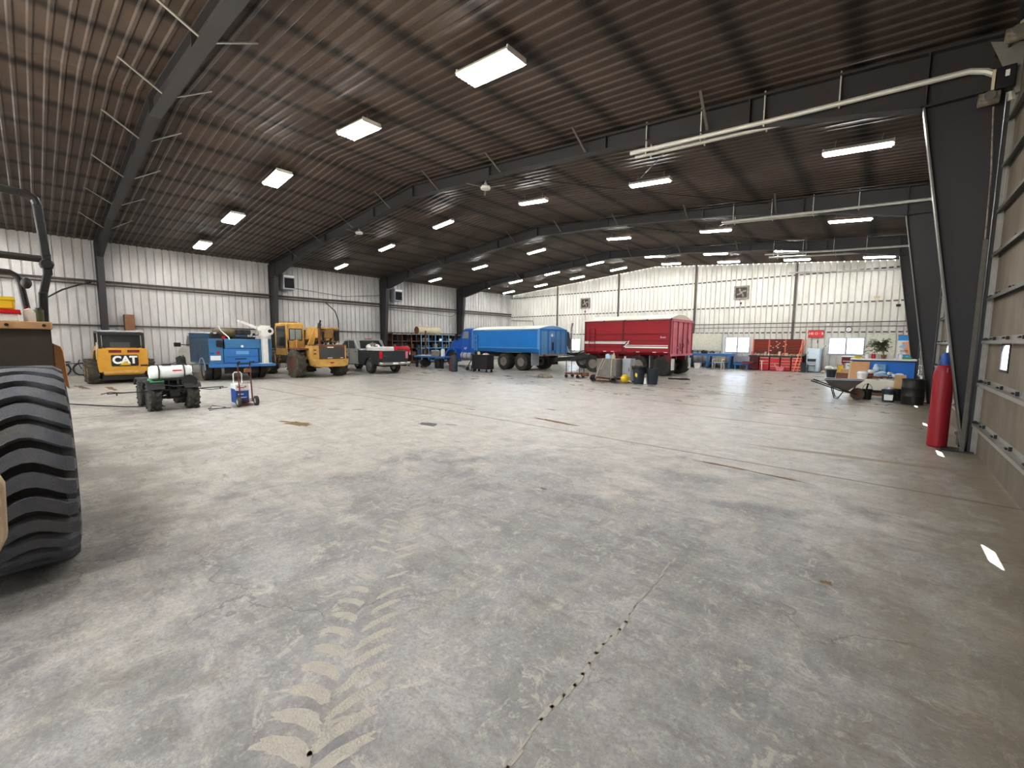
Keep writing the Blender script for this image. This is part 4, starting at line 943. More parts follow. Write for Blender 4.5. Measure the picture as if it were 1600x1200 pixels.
    b=B().tube([(-18.8,8.45,1.42),(-18.78,8.5,1.62),(-18.78,8.6,1.66),(-18.78,8.66,1.5),(-18.8,8.66,1.42)],.025,6).tube([(-18.8,8.7,1.42),(-18.78,8.78,1.6),(-18.8,8.9,1.64),(-18.8,9.0,1.42)],.025,6); b.mk('hose','black',o)
    B().prism([(-20.6,1.62),(-20.6,2.06),(-19.3,2.10),(-19.3,1.70)],'y',8.30,8.36).mk('boom_side_plate','yelo',o,bev=.01)
    B().prism([(7.90,1.26),(8.22,1.28),(8.42,2.14),(8.30,2.14)],'x',-19.05,-18.98).mk('boom_support','yelo',o,bev=.01)
    b=B().cyl((-18.72,8.38,1.44),(-18.72,8.38,2.18),.05,n=10); b.mk('exhaust_pipe','rust',o)
    B().cyl((-18.72,8.38,2.14),(-18.72,8.42,2.36),.075,n=12).mk('silencer','steel',o)
    B().cyl((-18.72,8.42,2.36),(-18.72,8.47,2.50),.04,.03,n=10).mk('exhaust_tip','black',o)
tele()

# ================================================================== pickup
def pickup():
    o=T('pickup_truck','silver and dark grey crew cab pickup with its dark tailgate facing out','pickup truck',(-20.8,11.8,0))
    xr,y0,y1=-18.25,11.02,12.66; yc=(y0+y1)/2
    # bed with open top
    low=[(xr,.52),(xr,1.14)]
    arch=lambda cx:[(cx+.44*math.cos(R(a)),.36+.44*math.sin(R(a))) for a in range(0,181,20)]
    sec=[(xr,.50),(xr,1.14),(xr-1.95,1.14),(xr-1.95,.42),(xr-1.42,.42)]+[(x,z) for x,z in reversed(arch(xr-.98))]+[(xr-.45,.46)]
    for ya,yb in((y0,y0+.14),(y1-.14,y1)): B().prism(sec,'y',ya,yb).mk('bed_side','graphite',o,bev=.015)
    B().rng(xr-1.95,xr,y0+.1,y1-.1,.60,.66).mk('bed_floor','black',o)
    B().rng(xr-1.95,xr-1.88,y0+.1,y1-.1,.6,1.14).mk('bed_front','graphite',o)
    B().rng(xr-.05,xr+.015,y0+.14,y1-.14,.58,1.13).mk('tailgate','graphite',o,bev=.015)
    B().rng(xr+.013,xr+.02,yc-.62,yc-.32,.86,.885).mk('tailgate_badge','chrome',o)
    B().rng(xr-.05,xr+.16,y0-.03,y1+.03,.44,.58).mk('rear_bumper','chrome',o,bev=.03)
    B().rng(xr+.155,xr+.165,yc-.16,yc+.13,.46,.56).mk('license_plate','text_w',o)
    for y in(y0+.09,y1-.09): B().rng(xr-.12,xr+.018,y-.085,y+.085,.74,1.10).mk('tail_light','signal' if y<yc else 'redl',o,bev=.02)
    # cab
    body=[(xr-1.97,.42),(xr-1.97,1.16),(xr-2.05,1.22),(xr-2.35,1.66),(xr-2.6,1.72),(xr-3.35,1.70),(xr-4.05,1.20),(xr-5.3,1.08),(xr-5.55,.95),(xr-5.58,.45),(xr-5.2,.42)]
    fa=[(xr-4.72+.42*math.cos(R(a)),.36+.42*math.sin(R(a))) for a in range(180,-1,-20)]
    B().prism(body+fa+[(xr-4.25,.38)],'y',y0+.02,y1-.02).mk('cab','silver',o,bev=.05)
    for s,ya in((-1,y0+.012),(1,y1-.012)):
        g=[[(xr-2.28,1.22),(xr-2.45,1.62),(xr-2.95,1.62),(xr-2.95,1.22)],[(xr-3.02,1.22),(xr-3.02,1.62),(xr-3.38,1.60),(xr-3.92,1.24)]]
        for q in g: B().prism(q,'y',ya-.008,ya+.008).mk('side_window','dglass',o,bev=.004)
        for x in(xr-2.0,xr-2.98,xr-4.0): B().rng(x-.006,x+.006,ya-.012,ya+.012,.5,1.2).mk('door_gap','black',o)
        for x in(xr-2.2,xr-3.15): B().rng(x-.1,x+.02,ya-.03,ya+.03,1.04,1.07).mk('door_handle','blackp',o)
        B().box((xr-3.85,yc+s*.98,1.24),(.1,.24,.15)).mk('mirror','black',o,bev=.02)
    B().add([(xr-2.03,y0+.16,1.24),(xr-2.03,y1-.16,1.24),(xr-2.30,y1-.26,1.63),(xr-2.30,y0+.26,1.63)],[(0,1,2,3)]).mk('rear_window','dglass',o)
    B().rng(xr-2.42,xr-2.38,yc-.2,yc+.2,1.70,1.735).mk('brake_light','signal',o,bev=.005)
    B().rng(xr-5.2,xr-.3,yc-.4,yc+.4,.34,.5).mk('chassis','black',o)
    for x in(xr-.98,xr-4.72):
        for y in(y0+.13,y1-.13): wheel(o,(x,y,.355),.355,.24,.6,'chrome','rubber',0,dish=.04)
pickup()
o=T('bed_tank','white slip tank lying across the pickup bed','tank',(-19.4,11.8,.70)); B().rng(-19.75,-19.15,11.25,12.45,.67,1.32).mk('body','whitep',o,bev=.05); B().lathe((-19.5,11.6,1.32),'z',[(.09,0),(.09,.04)],12).mk('lid','black',o)
tag(recentre(B().sph((-19.9,11.5,1.30),(.16,.22,.16)).sph((-19.8,11.8,1.33),(.12,.2,.12)).box((-19.85,11.62,1.0),(.3,.5,.6)).mk('white_bags','whitep',smooth=True),(-19.85,11.6,.7)),'lumpy white sacks heaped against the pickup rear window','sack',kind='stuff')
tag(recentre(B().box((-19.72,11.55,1.40),(.16,.18,.16)).cyl((-19.72,11.42,1.45),(-19.72,11.7,1.45),.06,n=10).cyl((-19.72,11.55,1.45),(-19.72,11.55,1.56),.03,n=8).mk('transfer_pump','clutter'),(-19.72,11.55,1.32)),'small brown transfer pump on top of the white bed tank','pump')

# ================================================================== blue grain truck
def grain_truck():
    o=T('grain_truck','bright blue tandem grain truck with cream roll tarp, parked across the hall','truck',(-17.5,19.5,0))
    y0,y1=18.2,20.75; xa,xb=-19.35,-14.1
    # grain box with slanted lower sides
    sec=[(y0+.22,1.02),(y0+.02,1.22),(y0,1.30),(y0,2.30),(y1,2.30),(y1,1.30),(y1-.02,1.22),(y1-.22,1.02)]
    B().prism(sec,'x',xa,xb+.02).mk('grain_box','blueg',o,bev=.01)
    b=B().rng(xa,xb,y0-.03,y0+.05,2.26,2.33).rng(xa,xb,y0-.02,y0,1.26,1.30); 
    for x in(xa+.02,xb-.04): b.rng(x-.05,x+.05,y0-.025,y0+.02,1.2,2.3)
    b.mk('side_rail','bluel',o)
    B().rng(xa+.1,xa+1.1,y0-.045,y0-.03,2.22,2.28).rng(xb-1.25,xb-.05,y0-.045,y0-.03,2.22,2.28).mk('tarp_latch','blue',o)
    t=[(y0-.02,2.30)]+[(y0+(y1-y0)*k/10,2.36+.20*math.sin(PI*k/10)) for k in range(11)]+[(y1+.02,2.30)]
    B().prism(t,'x',xa+.05,xb-.02).mk('roll_tarp','tarp',o,bev=.02)
    B().prism([(y0,2.28)]+[(y0+(y1-y0)*k/10,2.34+.18*math.sin(PI*k/10)) for k in range(11)]+[(y1,2.28)],'x',xb-.03,xb+.03).mk('tarp_bow','bluel',o)
    # rear end
    B().rng(xb+.02,xb+.05,y0,y1,.95,2.32).mk('rear_panel','bluel',o)
    b=B()
    for y in(y0+.04,y0+.75,y0+1.45,y0+1.95,y1-.04): b.rng(xb+.05,xb+.10,y-.05,y+.05,.95,2.34)
    b.rng(xb+.05,xb+.09,y0,y1,2.24,2.34); b.mk('rear_rib','blueg',o,bev=.01)
    B().rng(xb+.04,xb+.09,y0+.82,y0+1.40,1.15,2.22).mk('tailgate','bluel',o,bev=.01)
    B().rng(xb+.09,xb+.11,y0+1.02,y0+1.08,1.1,1.9).rng(xb+.09,xb+.11,y0+1.22,y0+1.28,1.1,1.9).mk('gate_rail','blue',o)
    B().rng(xb+.10,xb+.12,y0+1.1,y0+1.2,1.15,1.6).mk('gate_chute','black',o)
    b=B().rng(xb-.06,xb+.13,y0+.1,y1-.05,.84,.95); b.mk('rear_beam','galv',o,bev=.01)
    for y in(y0+.25,y1-.35): B().rng(xb+.13,xb+.14,y,y+.14,.86,.93).mk('tail_light','signal',o)
    B().prism([(y0+.95,1.98),(y0+1.08,2.1),(y0+1.2,1.98),(y0+1.08,1.9)],'x',xb+.09,xb+.095).mk('arrow_sticker','text_w',o)
    # ladder
    b=B(); x=xa+.38
    for dx in(-.13,.13): b.rng(x+dx-.015,x+dx+.015,y0-.10,y0-.07,.95,2.05)
    for z in(1.15,1.42,1.70,1.98): b.rng(x-.13,x+.13,y0-.10,y0-.06,z-.02,z+.02)
    b.mk('ladder','bluel',o)
    # chassis
    b=B().rng(-21.8,xb,19.05,19.17,.72,.95).rng(-21.8,xb,19.8,19.92,.72,.95); b.mk('chassis','black',o)
    for x in(-16.75,-15.42):
        for y in(18.36,18.66,20.25,20.55): wheel(o,(x,y,.48),.48,.27,.52,'rim','rubber',0,dish=.10)
        B().cyl((x,18.5,.48),(x,20.4,.48),.09,n=10).sph((x,19.45,.5),.2).mk('axle','black',o)
    for y in(18.3,20.6): wheel(o,(-21.35,y,.46),.46,.27,.52,'rim','rubber',0)
    B().rng(-14.62,-14.58,18.2,18.85,.30,1.0).mk('mud_flap','greyb',o)
    B().rng(-14.62,-14.58,20.1,20.7,.30,1.0).mk('mud_flap','black',o)
    # cab
    cy0,cy1=18.45,20.5
    B().prism([(-20.75,.92),(-19.5,.92),(-19.45,1.5),(-19.48,2.34),(-19.6,2.44),(-20.3,2.44),(-20.5,2.36),(-20.82,1.78)],'y',cy0,cy1).mk('cab','bluec',o,bev=.05)
    b=B().prism([(-20.55,1.82),(-19.95,1.82),(-19.95,2.26),(-20.40,2.26)],'y',cy0-.012,cy0+.01); b.mk('side_window','lglass',o)
    B().prism([(-20.55,1.82),(-19.95,1.82),(-19.95,2.26),(-20.40,2.26)],'y',cy1-.01,cy1+.012).mk('side_window','lglass',o)
    for x in(-19.88,-20.66): B().rng(x-.008,x+.008,cy0-.008,cy0+.01,1.0,2.3).mk('door_gap','black',o)
    lettering('AJP',(-20.25,cy0-.02,1.18),.20,'-y','text_w',o)
    B().rng(-20.4,-19.7,cy0+.2,cy1-.2,2.43,2.50).mk('roof_marker','cream',o,bev=.02)
    B().prism([(-20.72,.95),(-20.72,1.80),(-21.1,1.86),(-21.75,1.76),(-22.05,1.5),(-22.1,1.05),(-22.0,.95)],'y',18.75,20.2).mk('hood','bluec',o,bev=.08)
    for y0_,y1_ in((18.2,18.8),(20.15,20.75)):
        p=[(-21.35+.62*math.cos(R(a)),.50+.60*math.sin(R(a))) for a in range(0,171,14)]
        q=[(-21.35+.70*math.cos(R(a)),.50+.74*math.sin(R(a))) for a in range(170,-1,-14)]
        B().prism(p+[(-22.05,.62),(-22.15,.72)]+q+[(-20.55,.55)],'y',y0_,y1_).mk('front_fender','bluec',o,bev=.015)
    B().rng(-22.3,-22.15,18.3,20.65,.5,.72).mk('front_bumper','greyb',o,bev=.02)
    B().cyl((-20.7,18.62,.70),(-19.75,18.62,.70),.25,n=20).mk('fuel_tank','greyb',o)
    b=B()
    for x in(-20.5,-20.1): b.cyl((x-.02,18.62,.70),(x+.02,18.62,.70),.26,n=20)
    b.mk('tank_strap','steel',o)
    B().rng(-20.65,-19.75,18.3,18.42,.42,.46).mk('step','steel',o)
    b=B().tube([(-20.7,cy0,1.75),(-20.85,cy0-.2,1.8)],.012,6).rng(-20.9,-20.82,cy0-.32,cy0-.14,1.7,2.1); b.mk('mirror','black',o)
grain_truck()

# ================================================================== red pup trailer
def trailer():
    o=T('grain_trailer','red grain trailer with cream tarp and white zigzag stripes along its side','trailer',(-10,21.5,0))
    y0,y1=20.05,22.85; xa,xb=-12.35,-7.62; zb,zt=1.04,2.74
    B().prism([(y0+.15,zb-.02),(y0,zb+.1),(y0,zt),(y1,zt),(y1,zb+.1),(y1-.15,zb-.02)],'x',xa,xb).mk('box','red',o,bev=.008)
    b=B()
    for z in(zt-.03,2.05,1.72,1.38,zb+.12): b.rng(xa,xb,y0-.03,y0,z-.02,z+.02)
    for x in(xa+.03,-10.1,xb-.05): b.rng(x-.04,x+.04,y0-.035,y0,zb,zt)
    b.mk('side_rib','redd',o)
    # stripes: white and pale bands with a step
    def band(z,zz,th,m,name):
        B().prism([(xa+.02,z),(-9.95,z),(-9.75,z+.0),(-9.75,z-th),(xa+.02,z-th)],'y',y0-.042,y0-.036).mk(name,m,o)
        B().prism([(-9.95,zz),(xb-.12,zz),(xb-.12,zz-th),(-9.95,zz-th)],'y',y0-.042,y0-.036).mk(name,m,o)
    band(1.68,1.50,.045,'white','pale_stripe'); band(1.62,1.42,.07,'text_w','white_stripe')
    B().prism([(-9.78,1.70),(-9.70,1.70),(-9.95,1.40),(-10.05,1.40)],'y',y0-.046,y0-.040).mk('zigzag','text_w',o)
    B().prism([(-9.86,1.66),(-9.78,1.66),(-9.98,1.44),(-10.04,1.44)],'y',y0-.050,y0-.045).mk('zigzag','black',o)
    b=B(); c=B()
    for i,x in enumerate((-12.1,-11.1,-10.65,-9.7,-9.25,-8.4,-7.85)):
        (b if i in(1,2,4,5,6) else c).rng(x-.09,x+.09,y0-.04,y0-.034,1.135,1.17)
        c.rng(x+.10,x+.24,y0-.04,y0-.034,1.14,1.165)
    b.mk('reflector','text_w',o); c.mk('reflector','redc',o)
    lettering('Renn',(-8.0,y0-.034,1.88),.13,'-y','text_w',o)
    # small side ladder
    b=B()
    for x in(-12.05,-11.7): b.rng(x-.012,x+.012,y0-.07,y0-.045,1.2,2.35)
    for z in(1.4,1.65,1.9,2.15,2.33): b.rng(-12.05,-11.7,y0-.07,y0-.05,z-.012,z+.012)
    b.mk('ladder','redd',o)
    # tarp with bows
    n=5
    for k in range(4):
        a=xa+(xb-xa)*k/4+.02; c=xa+(xb-xa)*(k+1)/4-.02
        t=[(y0-.03,zt-.02)]+[(y0+(y1-y0)*j/10,zt+.05+.24*math.sin(PI*j/10)) for j in range(11)]+[(y1+.03,zt-.02)]
        B().prism(t,'x',a,c).mk('roll_tarp','tarp',o,bev=.02)
        B().box((c+.02,y0-.05,zt+.0),(.05,.05,.10)).mk('tarp_strap','black',o)
    B().cyl((xa,y0-.06,zt+.03),(xb,y0-.06,zt+.03),.025,n=8).mk('tarp_tube','tarp',o)
    # rear
    B().rng(xb,xb+.03,y0,y1,.98,zt).mk('rear_panel','redl',o)
    b=B()
    for y in(y0+.05,y0+.75,y0+1.45,y0+2.1,y1-.05): b.rng(xb+.03,xb+.06,y-.035,y+.035,.98,zt)
    b.mk('rear_post','red',o)
    b=B().rng(xb+.03,xb+.08,y0,y1,zt-.10,zt+.02).rng(xb+.03,xb+.08,y0,y1,.98,1.08).rng(xb+.03,xb+.07,y0+.62,y0+1.2,1.35,1.42); b.mk('rear_rail','redl',o)
    b=B().tube([(xb+.1,y0+1.3,1.95),(xb+.12,y0+1.15,1.7),(xb+.12,y0+1.4,1.5),(xb+.12,y0+1.2,1.3)],.014,6).tube([(xb+.1,y0+1.9,1.9),(xb+.12,y0+2.1,1.6),(xb+.12,y0+1.8,1.4)],.014,6).tube([(xb+.1,y0+.9,1.6),(xb+.12,y0+1.0,1.2)],.014,6); b.mk('chain','black',o)
    # undercarriage
    b=B().rng(xa-.1,xb,20.75,20.87,.78,1.0).rng(xa-.1,xb,22.0,22.12,.78,1.0)
    for x in(-11.5,-10.4,-9.2,-8.2): b.rng(x-.05,x+.05,20.1,22.8,.92,1.02)
    b.mk('chassis','redd',o)
    for x in(-9.30,-8.05):
        for y in(20.28,20.60,22.3,22.62): wheel(o,(x,y,.49),.49,.28,.55,'rim' if x<-9 else 'black','rubber',0,dish=.12)
        B().cyl((x,20.4,.49),(x,22.5,.49),.08,n=10).mk('axle','black',o)
    for yy in(20.28,22.62): wheel(o,(-11.9,yy,.46),.46,.26,.55,'rim','rubber',0,dish=.1)
    for y in(20.1,22.35): B().rng(-8.68,-8.65,y,y+.42,.25,.98).mk('mud_flap','greyb',o)
    for y in(20.1,22.4): B().rng(xb+.02,xb+.06,y,y+.36,.30,.85).mk('mud_flap','whitep',o,bev=.01)
    B().prism([(xb-.35,1.04),(xb+.02,1.04),(xb+.02,.7),(xb-.1,.7)],'y',y0+.02,y0+.12).mk('rear_gusset','redd',o)
    # drawbar
    b=B().beam((-12.2,20.9,.82),(-14.05,19.6,.62),.12,.22).beam((-12.2,21.9,.82),(-14.05,19.7,.62),.12,.22).beam((-12.0,20.25,.88),(-13.2,20.0,.70),.12,.16); b.mk('drawbar','black',o)
    b=B().tube([(-12.2,21.2,.95),(-12.9,20.6,.75),(-13.5,20.1,.9),(-14.0,19.7,.85)],.02,6).tube([(-12.3,20.6,.8),(-13.2,20.2,.66)],.03,6); b.mk('air_hose','greyb',o)
trailer()

# ================================================================== dark tractor behind the trailer hitch
o=T('semi_tractor','black highway tractor half hidden between the blue truck and red trailer','truck',(-15.2,24,0))
B().prism([(-17.8,.75),(-16.65,.75),(-16.6,1.7),(-16.75,2.35),(-17.6,2.4),(-17.8,2.2)],'y',22.9,25.1).mk('cab','black',o,bev=.05)
B().prism([(-17.8,.8),(-17.8,1.6),(-19.2,1.4),(-19.4,.8)],'y',23.2,24.8).mk('hood','black',o,bev=.05)
B().prism([(-16.6,.95),(-15.3,.95),(-15.5,1.35),(-15.9,1.75),(-16.6,1.95)],'y',22.95,23.05).mk('side_fairing','greyb',o,bev=.01)
B().rng(-16.8,-12.3,23.5,23.62,.7,.92).rng(-15.8,-12.3,24.4,24.52,.7,.92).mk('chassis','black',o)
for x in(-14.15,-12.9):
    for y in(22.95,25.0): wheel(o,(x,y,.5),.5,.5,.55,'chrome','rubber',0,dish=.12)
for y in(22.95,25.0): wheel(o,(-18.9,y,.5),.5,.3,.55,'chrome','rubber',0)
for y in(23.05,): B().cyl((-15.22,y,.9),(-15.22,y,2.5),.06,n=12).cyl((-15.22,y,2.5),(-15.14,y,2.84),.06,n=10).mk('exhaust_stack','chrome',o)
b=B(); 
for x in(-14.15,-12.9): b.tube([(x+.62*math.cos(R(a)),22.95,.5+.6*math.sin(R(a))) for a in range(10,171,20)],.03,6)
b.mk('quarter_fender','black',o)

# ================================================================== middle ground
o=T('tool_cart','black covered tool cart on castors in front of the blue truck','cart',(-16,15.6,0))
B().rng(-16.6,-15.45,15.55,16.1,.16,.90).mk('cabinet','black',o,bev=.03)
B().rng(-16.62,-15.42,15.52,16.12,.90,.93).mk('cart_top','blackp',o)
b=B()
for x in(-16.5,-15.55):
    for y in(15.62,16.0): b.cyl((x,y-.02,.07),(x,y+.02,.07),.07,n=12).rng(x-.02,x+.02,y-.03,y+.03,.08,.17)
b.mk('castor','black',o)
B().tube([(-16.62,15.6,.7),(-16.95,15.6,.25),(-17.0,15.6,.10),(-16.6,15.6,.06)],.025,6).mk('push_bar','black',o)
on_top('small yellow jug on the black tool cart','jug','yellow_jug',(-16.2,15.7,.93),[('body',B().rng(-16.27,-16.15,15.66,15.76,.93,1.07),'cream'),('cap',B().cyl((-16.21,15.71,1.07),(-16.21,15.71,1.11),.03,n=8),'yelb')])
on_top('crumpled white and red rag pile on the tool cart','rags','rag_pile',(-15.75,15.8,.93),[('rag',B().sph((-15.8,15.8,.95),(.16,.12,.05)).sph((-15.65,15.78,.95),(.12,.1,.04)),'whitep'),('red_rag',B().sph((-15.72,15.76,1.0),(.08,.06,.04)),'redc')])
on_top('low creeper with black wheels lying left of the tool cart','creeper','creeper',(-17.2,16.3,0),[('board',B().rng(-17.6,-16.8,16.1,16.5,.28,.33),'greyb'),('wheel',B().cyl((-16.9,16.05,.14),(-16.9,16.12,.14),.14,n=14).cyl((-17.5,16.05,.1),(-17.5,16.12,.1),.1,n=14),'black'),('leg',B().beam((-17.4,16.3,.3),(-17.4,16.3,.0),.04).beam((-17,16.3,.3),(-17,16.3,.02),.04),'steel')])
o=T('gas_cylinder','tall dark grey gas cylinder standing left of the black tool cart','gas cylinder',(-17.33,14.95,0))
B().lathe((-17.33,14.95,0),'z',[(.17,0),(.19,.02),(.185,.70),(.15,.82),(.09,.88),(.07,.90)],20).mk('cylinder','bind',o)
B().cyl((-17.33,14.95,.9),(-17.33,14.95,1.04),.035,n=10).box((-17.36,14.95,1.0),(.1,.05,.05)).mk('valve','steel',o)
o=T('gas_cylinder','short dull red gas cylinder beside the tall grey one','gas cylinder',(-17.72,15.1,0))
B().lathe((-17.74,15.1,0),'z',[(.11,0),(.12,.02),(.12,.55),(.08,.63),(.04,.66)],18).mk('cylinder','redd',o); B().cyl((-17.74,15.1,.66),(-17.74,15.1,.72),.03,n=8).mk('valve','rust',o)
# blue work table with things
o=T('work_table','low blue steel work table with dark legs in front of the shelving','table',(-20.8,16.4,0))
B().rng(-22.3,-19.3,15.9,16.7,.62,.72).mk('table_top','bench',o,bev=.01)
b=B()
for x in(-22.1,-19.6): b.rng(x-.06,x+.06,15.95,16.05,0,.62).rng(x-.06,x+.06,16.55,16.65,0,.62)
b.mk('leg','black',o)
on_top('thin white sheet lying on the blue work table','sheet','white_sheet',(-21.6,16.3,.72),[('sheet',B().rng(-22.1,-20.9,16.0,16.6,.722,.745),'white')])
on_top('pale toolbox standing on the blue work table','toolbox','pale_toolbox',(-20.5,16.3,.72),[('body',B().prism([(-20.85,.72),(-20.1,.72),(-20.05,1.02),(-20.75,1.02)],'y',16.15,16.5),'clutter'),('lid',B().rng(-20.8,-20.05,16.12,16.52,1.02,1.05),'greyb')])
on_top('white jug standing right of the toolbox on the blue table','jug','white_jug',(-19.9,16.3,.72),[('body',B().prism([(-19.98,.72),(-19.80,.72),(-19.80,1.08),(-19.85,1.18),(-19.98,1.12)],'y',16.2,16.35),'whitep'),('cap',B().cyl((-19.83,16.28,1.17),(-19.83,16.28,1.21),.03,n=8),'redc')])
on_top('black rubber tub standing under the right end of the blue table','tub','rubber_tub',(-20.2,16.2,0),[('tub',B().lathe((-20.15,16.2,0),'z',[(.22,0),(.26,.02),(.30,.5),(.32,.5),(.32,.54),(.28,.54)],18),'black')])
on_top('round black machine base with small wheels under the blue table','machine','floor_machine',(-21.6,16.2,0),[('base',B().lathe((-21.5,16.2,.06),'z',[(.2,0),(.32,.12),(.36,.30),(.2,.42),(.1,.56)],18),'black'),('castor',B().cyl((-21.75,16.05,.05),(-21.7,16.05,.05),.05,n=10).cyl((-21.25,16.05,.05),(-21.2,16.05,.05),.05,n=10),'rust')])
# red machine right of pickup
o=T('air_compressor','red tank and engine compressor standing behind the pickup tailgate','air compressor',(-23.2,15.6,0))
B().lathe((-23.2,15.6,1.05),'y',[(.05,-.58),(.22,-.52),(.28,-.42),(.28,.42),(.22,.52),(.05,.58)],20).mk('tank','redc',o)
B().prism([(-23.45,.95),(-22.95,.95),(-23.05,.5),(-23.35,.5)],'y',15.3,15.9).mk('chute','redd',o,bev=.02)
b=B()
for y in(15.2,16.0): b.rng(-23.42,-23.36,y-.03,y+.03,.0,.9).rng(-23.04,-22.98,y-.03,y+.03,0,.9)
b.mk('leg','black',o); b=B().box((-23.2,15.4,1.40),(.3,.25,.2)).cyl((-23.2,15.85,1.3),(-23.2,15.85,1.5),.1,n=12).cyl((-23.2,15.6,.25),(-23.2,15.9,.25),.22,n=14); b.mk('pump','black',o)
B().rng(-22.4,-22.32,16.85,16.93,0,2.3).mk('post','rust').name='rack_post'
tag(recentre(bpy.data.objects['rack_post'],(-22.36,16.89,0)),'tall thin rusty post standing by the red compressor','post')
# shelving on the left wall
def shelving(y0,y1,m,l):
    o=T('storage_rack',l,'shelving',(XL+.5,(y0+y1)/2,0),'open shelving along the left wall'); x0,x1=XL+.2,XL+.85
    b=B(); n=int((y1-y0)/.62)
    for k in range(n+1):
        y=y0+(y1-y0)*k/n; b.rng(x1-.05,x1,y-.025,y+.025,0,2.2).rng(x0,x0+.05,y-.025,y+.025,0,2.2)
    b.mk('upright',m,o)
    for z in(.15,.62,1.12,1.62,2.12):
        B().rng(x0,x1,y0,y1,z-.03,z+.02).mk('shelf','galv' if z>2 else m,o)
    b=B()
    for k in range(n):
        y=y0+(y1-y0)*(k+.5)/n; b.rng(x0+.1,x1-.02,y-.02,y+.02,1.15,2.1)
    b.mk('divider','black',o); B().rng(x0-.01,x0,y0,y1,.1,2.1).mk('back_panel','bluesh' if m=='blue' else 'pipe',o)
    return o
shelving(16.6,19.0,'rust','rusty open shelving unit on the left wall beside the frame column')
shelving(19.05,23.0,'bluel','pale blue open shelving unit on the left wall under the cream tank')
rs=random.Random(5)
names=[('parts_box','box'),('parts_bin','bin'),('metal_part','part')]
sidx=0
for y0,nn,z in((16.8,5,1.15),(16.8,5,.65),(19.3,7,1.15),(19.3,6,.65),(19.3,6,1.65)):
    for k in range(nn):
        y=y0+.2+k*.48; h=.14+rs.random()*.22; w_=.14+rs.random()*.12; m=rs.choice(['clutter','black','greyb','rust','card','bind','bluesh','whitep'])
        kd=rs.choice([0,1,2]); b=B(); x=XL+.55
        if kd==0: b.rng(x-.15,x+.2,y-w_,y+w_*.7,z,z+h).rng(x-.14,x+.19,y-w_+.02,y+w_*.7-.02,z+h,z+h+.012)
        elif kd==1: b.prism([(y-w_*.7,z),(y+w_*.7,z),(y+w_*.9,z+h),(y-w_*.9,z+h)],'x',x-.1,x+.22).rng(x+.2,x+.235,y-w_,y+w_,z+h-.03,z+h)
        else: b.cyl((x,y,z),(x,y,z+h),w_*.5,n=12).cyl((x,y,z+h),(x,y,z+h+.03),w_*.3,n=10)
        lv={1.15:'middle',.65:'lower',1.65:'upper'}[z]; un='rusty' if y0<17 else 'pale blue'
        tag(recentre(b.mk(names[kd][0],m),(x,y,z)),'%s %s on the %s shelf of the %s rack, %s from left'%({'clutter':'dull brown','black':'black','greyb':'grey','rust':'rusty','card':'cardboard','bind':'dark grey','bluesh':'dark blue','whitep':'white'}[m],names[kd][1],lv,un,ordn[k]),names[kd][1],'stored parts on the left wall shelving')
o=T('cream_tank','large cream cylinder tank lying on top of the left wall shelving','tank',(XL+.55,19.8,2.14))
B().cyl((XL+.55,18.85,2.42),(XL+.55,20.9,2.42),.29,n=26).mk('body','cream',o); B().cyl((XL+.55,18.83,2.42),(XL+.55,18.86,2.42),.28,n=26).mk('end_cap','woodd',o)

# jack frame under the drawbar
o=T('pallet_dolly','low dark dolly with four thin uprights under the trailer drawbar','dolly',(-10.6,16.4,0))
b=B().rng(-10.95,-10.2,16.1,16.7,.16,.22); 
b.mk('deck','rust',o,bev=.01)
b=B()
for x in(-10.9,-10.3):
    for y in(16.15,16.65): b.cyl((x,y-.03,.07),(x,y+.03,.07),.07,n=12).rng(x-.02,x+.02,y-.02,y+.02,.07,.17)
b.mk('castor','black',o)
b=B().tube([(-10.9,16.15,.2),(-10.9,16.15,.78)],.015,6).tube([(-10.62,16.15,.2),(-10.62,16.15,.78)],.015,6).tube([(-10.5,16.65,.2),(-10.5,16.65,.76)],.015,6).tube([(-10.25,16.65,.2),(-10.32,16.65,.78)],.015,6).tube([(-10.95,16.15,.78),(-10.2,16.65,.78)],.02,6)
b.mk('upright','steel',o); B().box((-10.12,16.5,.16),(.3,.2,.16)).mk('box','woodd',o)
tag(recentre(B().prism([(-11.85,0),(-11.2,0),(-11.25,.10),(-11.4,.16),(-11.7,.16),(-11.82,.10)],'y',15.2,15.55).mk('grey_block','clutter',bev=.03),(-11.5,15.35,0)),'flat brown grey block lying on the open floor left of the dolly','block')
# tarp covered crate on a cart
o=T('covered_crate','square grey cloth covered crate on a low wooden cart','crate',(-8.4,15.6,0))
B().rng(-8.92,-8.02,15.42,16.05,.22,.95).mk('crate','greyt',o,bev=.02)
B().rng(-9.2,-8.0,15.38,16.1,.10,.15).mk('cart_deck','woodd',o)
b=B()
for x in(-9.05,-8.15): b.cyl((x,15.38,.14),(x,15.46,.14),.14,n=16)
b.mk('wheel','black',o)
b=B().tube([(-8.6,15.40,.95),(-8.95,15.38,.12)],.015,6).tube([(-8.2,15.40,1.15),(-8.22,15.38,.1)],.018,6).tube([(-8.5,15.41,.93),(-8.7,15.39,.5)],.01,6); b.mk('strap','cream',o)
b=B().sph((-8.35,15.4,.22),(.3,.08,.06)).sph((-8.2,15.42,.3),(.12,.05,.14)); b.mk('loose_cloth','greyt',o)
o=T('steel_cabinet','pale grey steel cabinet standing right behind the covered crate','cabinet',(-7.8,16.1,0))
B().rng(-8.0,-7.62,15.9,16.3,.05,.96).mk('body','greyb',o,bev=.01); B().rng(-7.98,-7.64,15.885,15.9,.1,.92).mk('door','greyb',o); B().rng(-7.7,-7.68,15.87,15.885,.45,.6).mk('handle','black',o); B().rng(-7.98,-7.64,15.93,16.27,0,.05).mk('plinth','black',o)
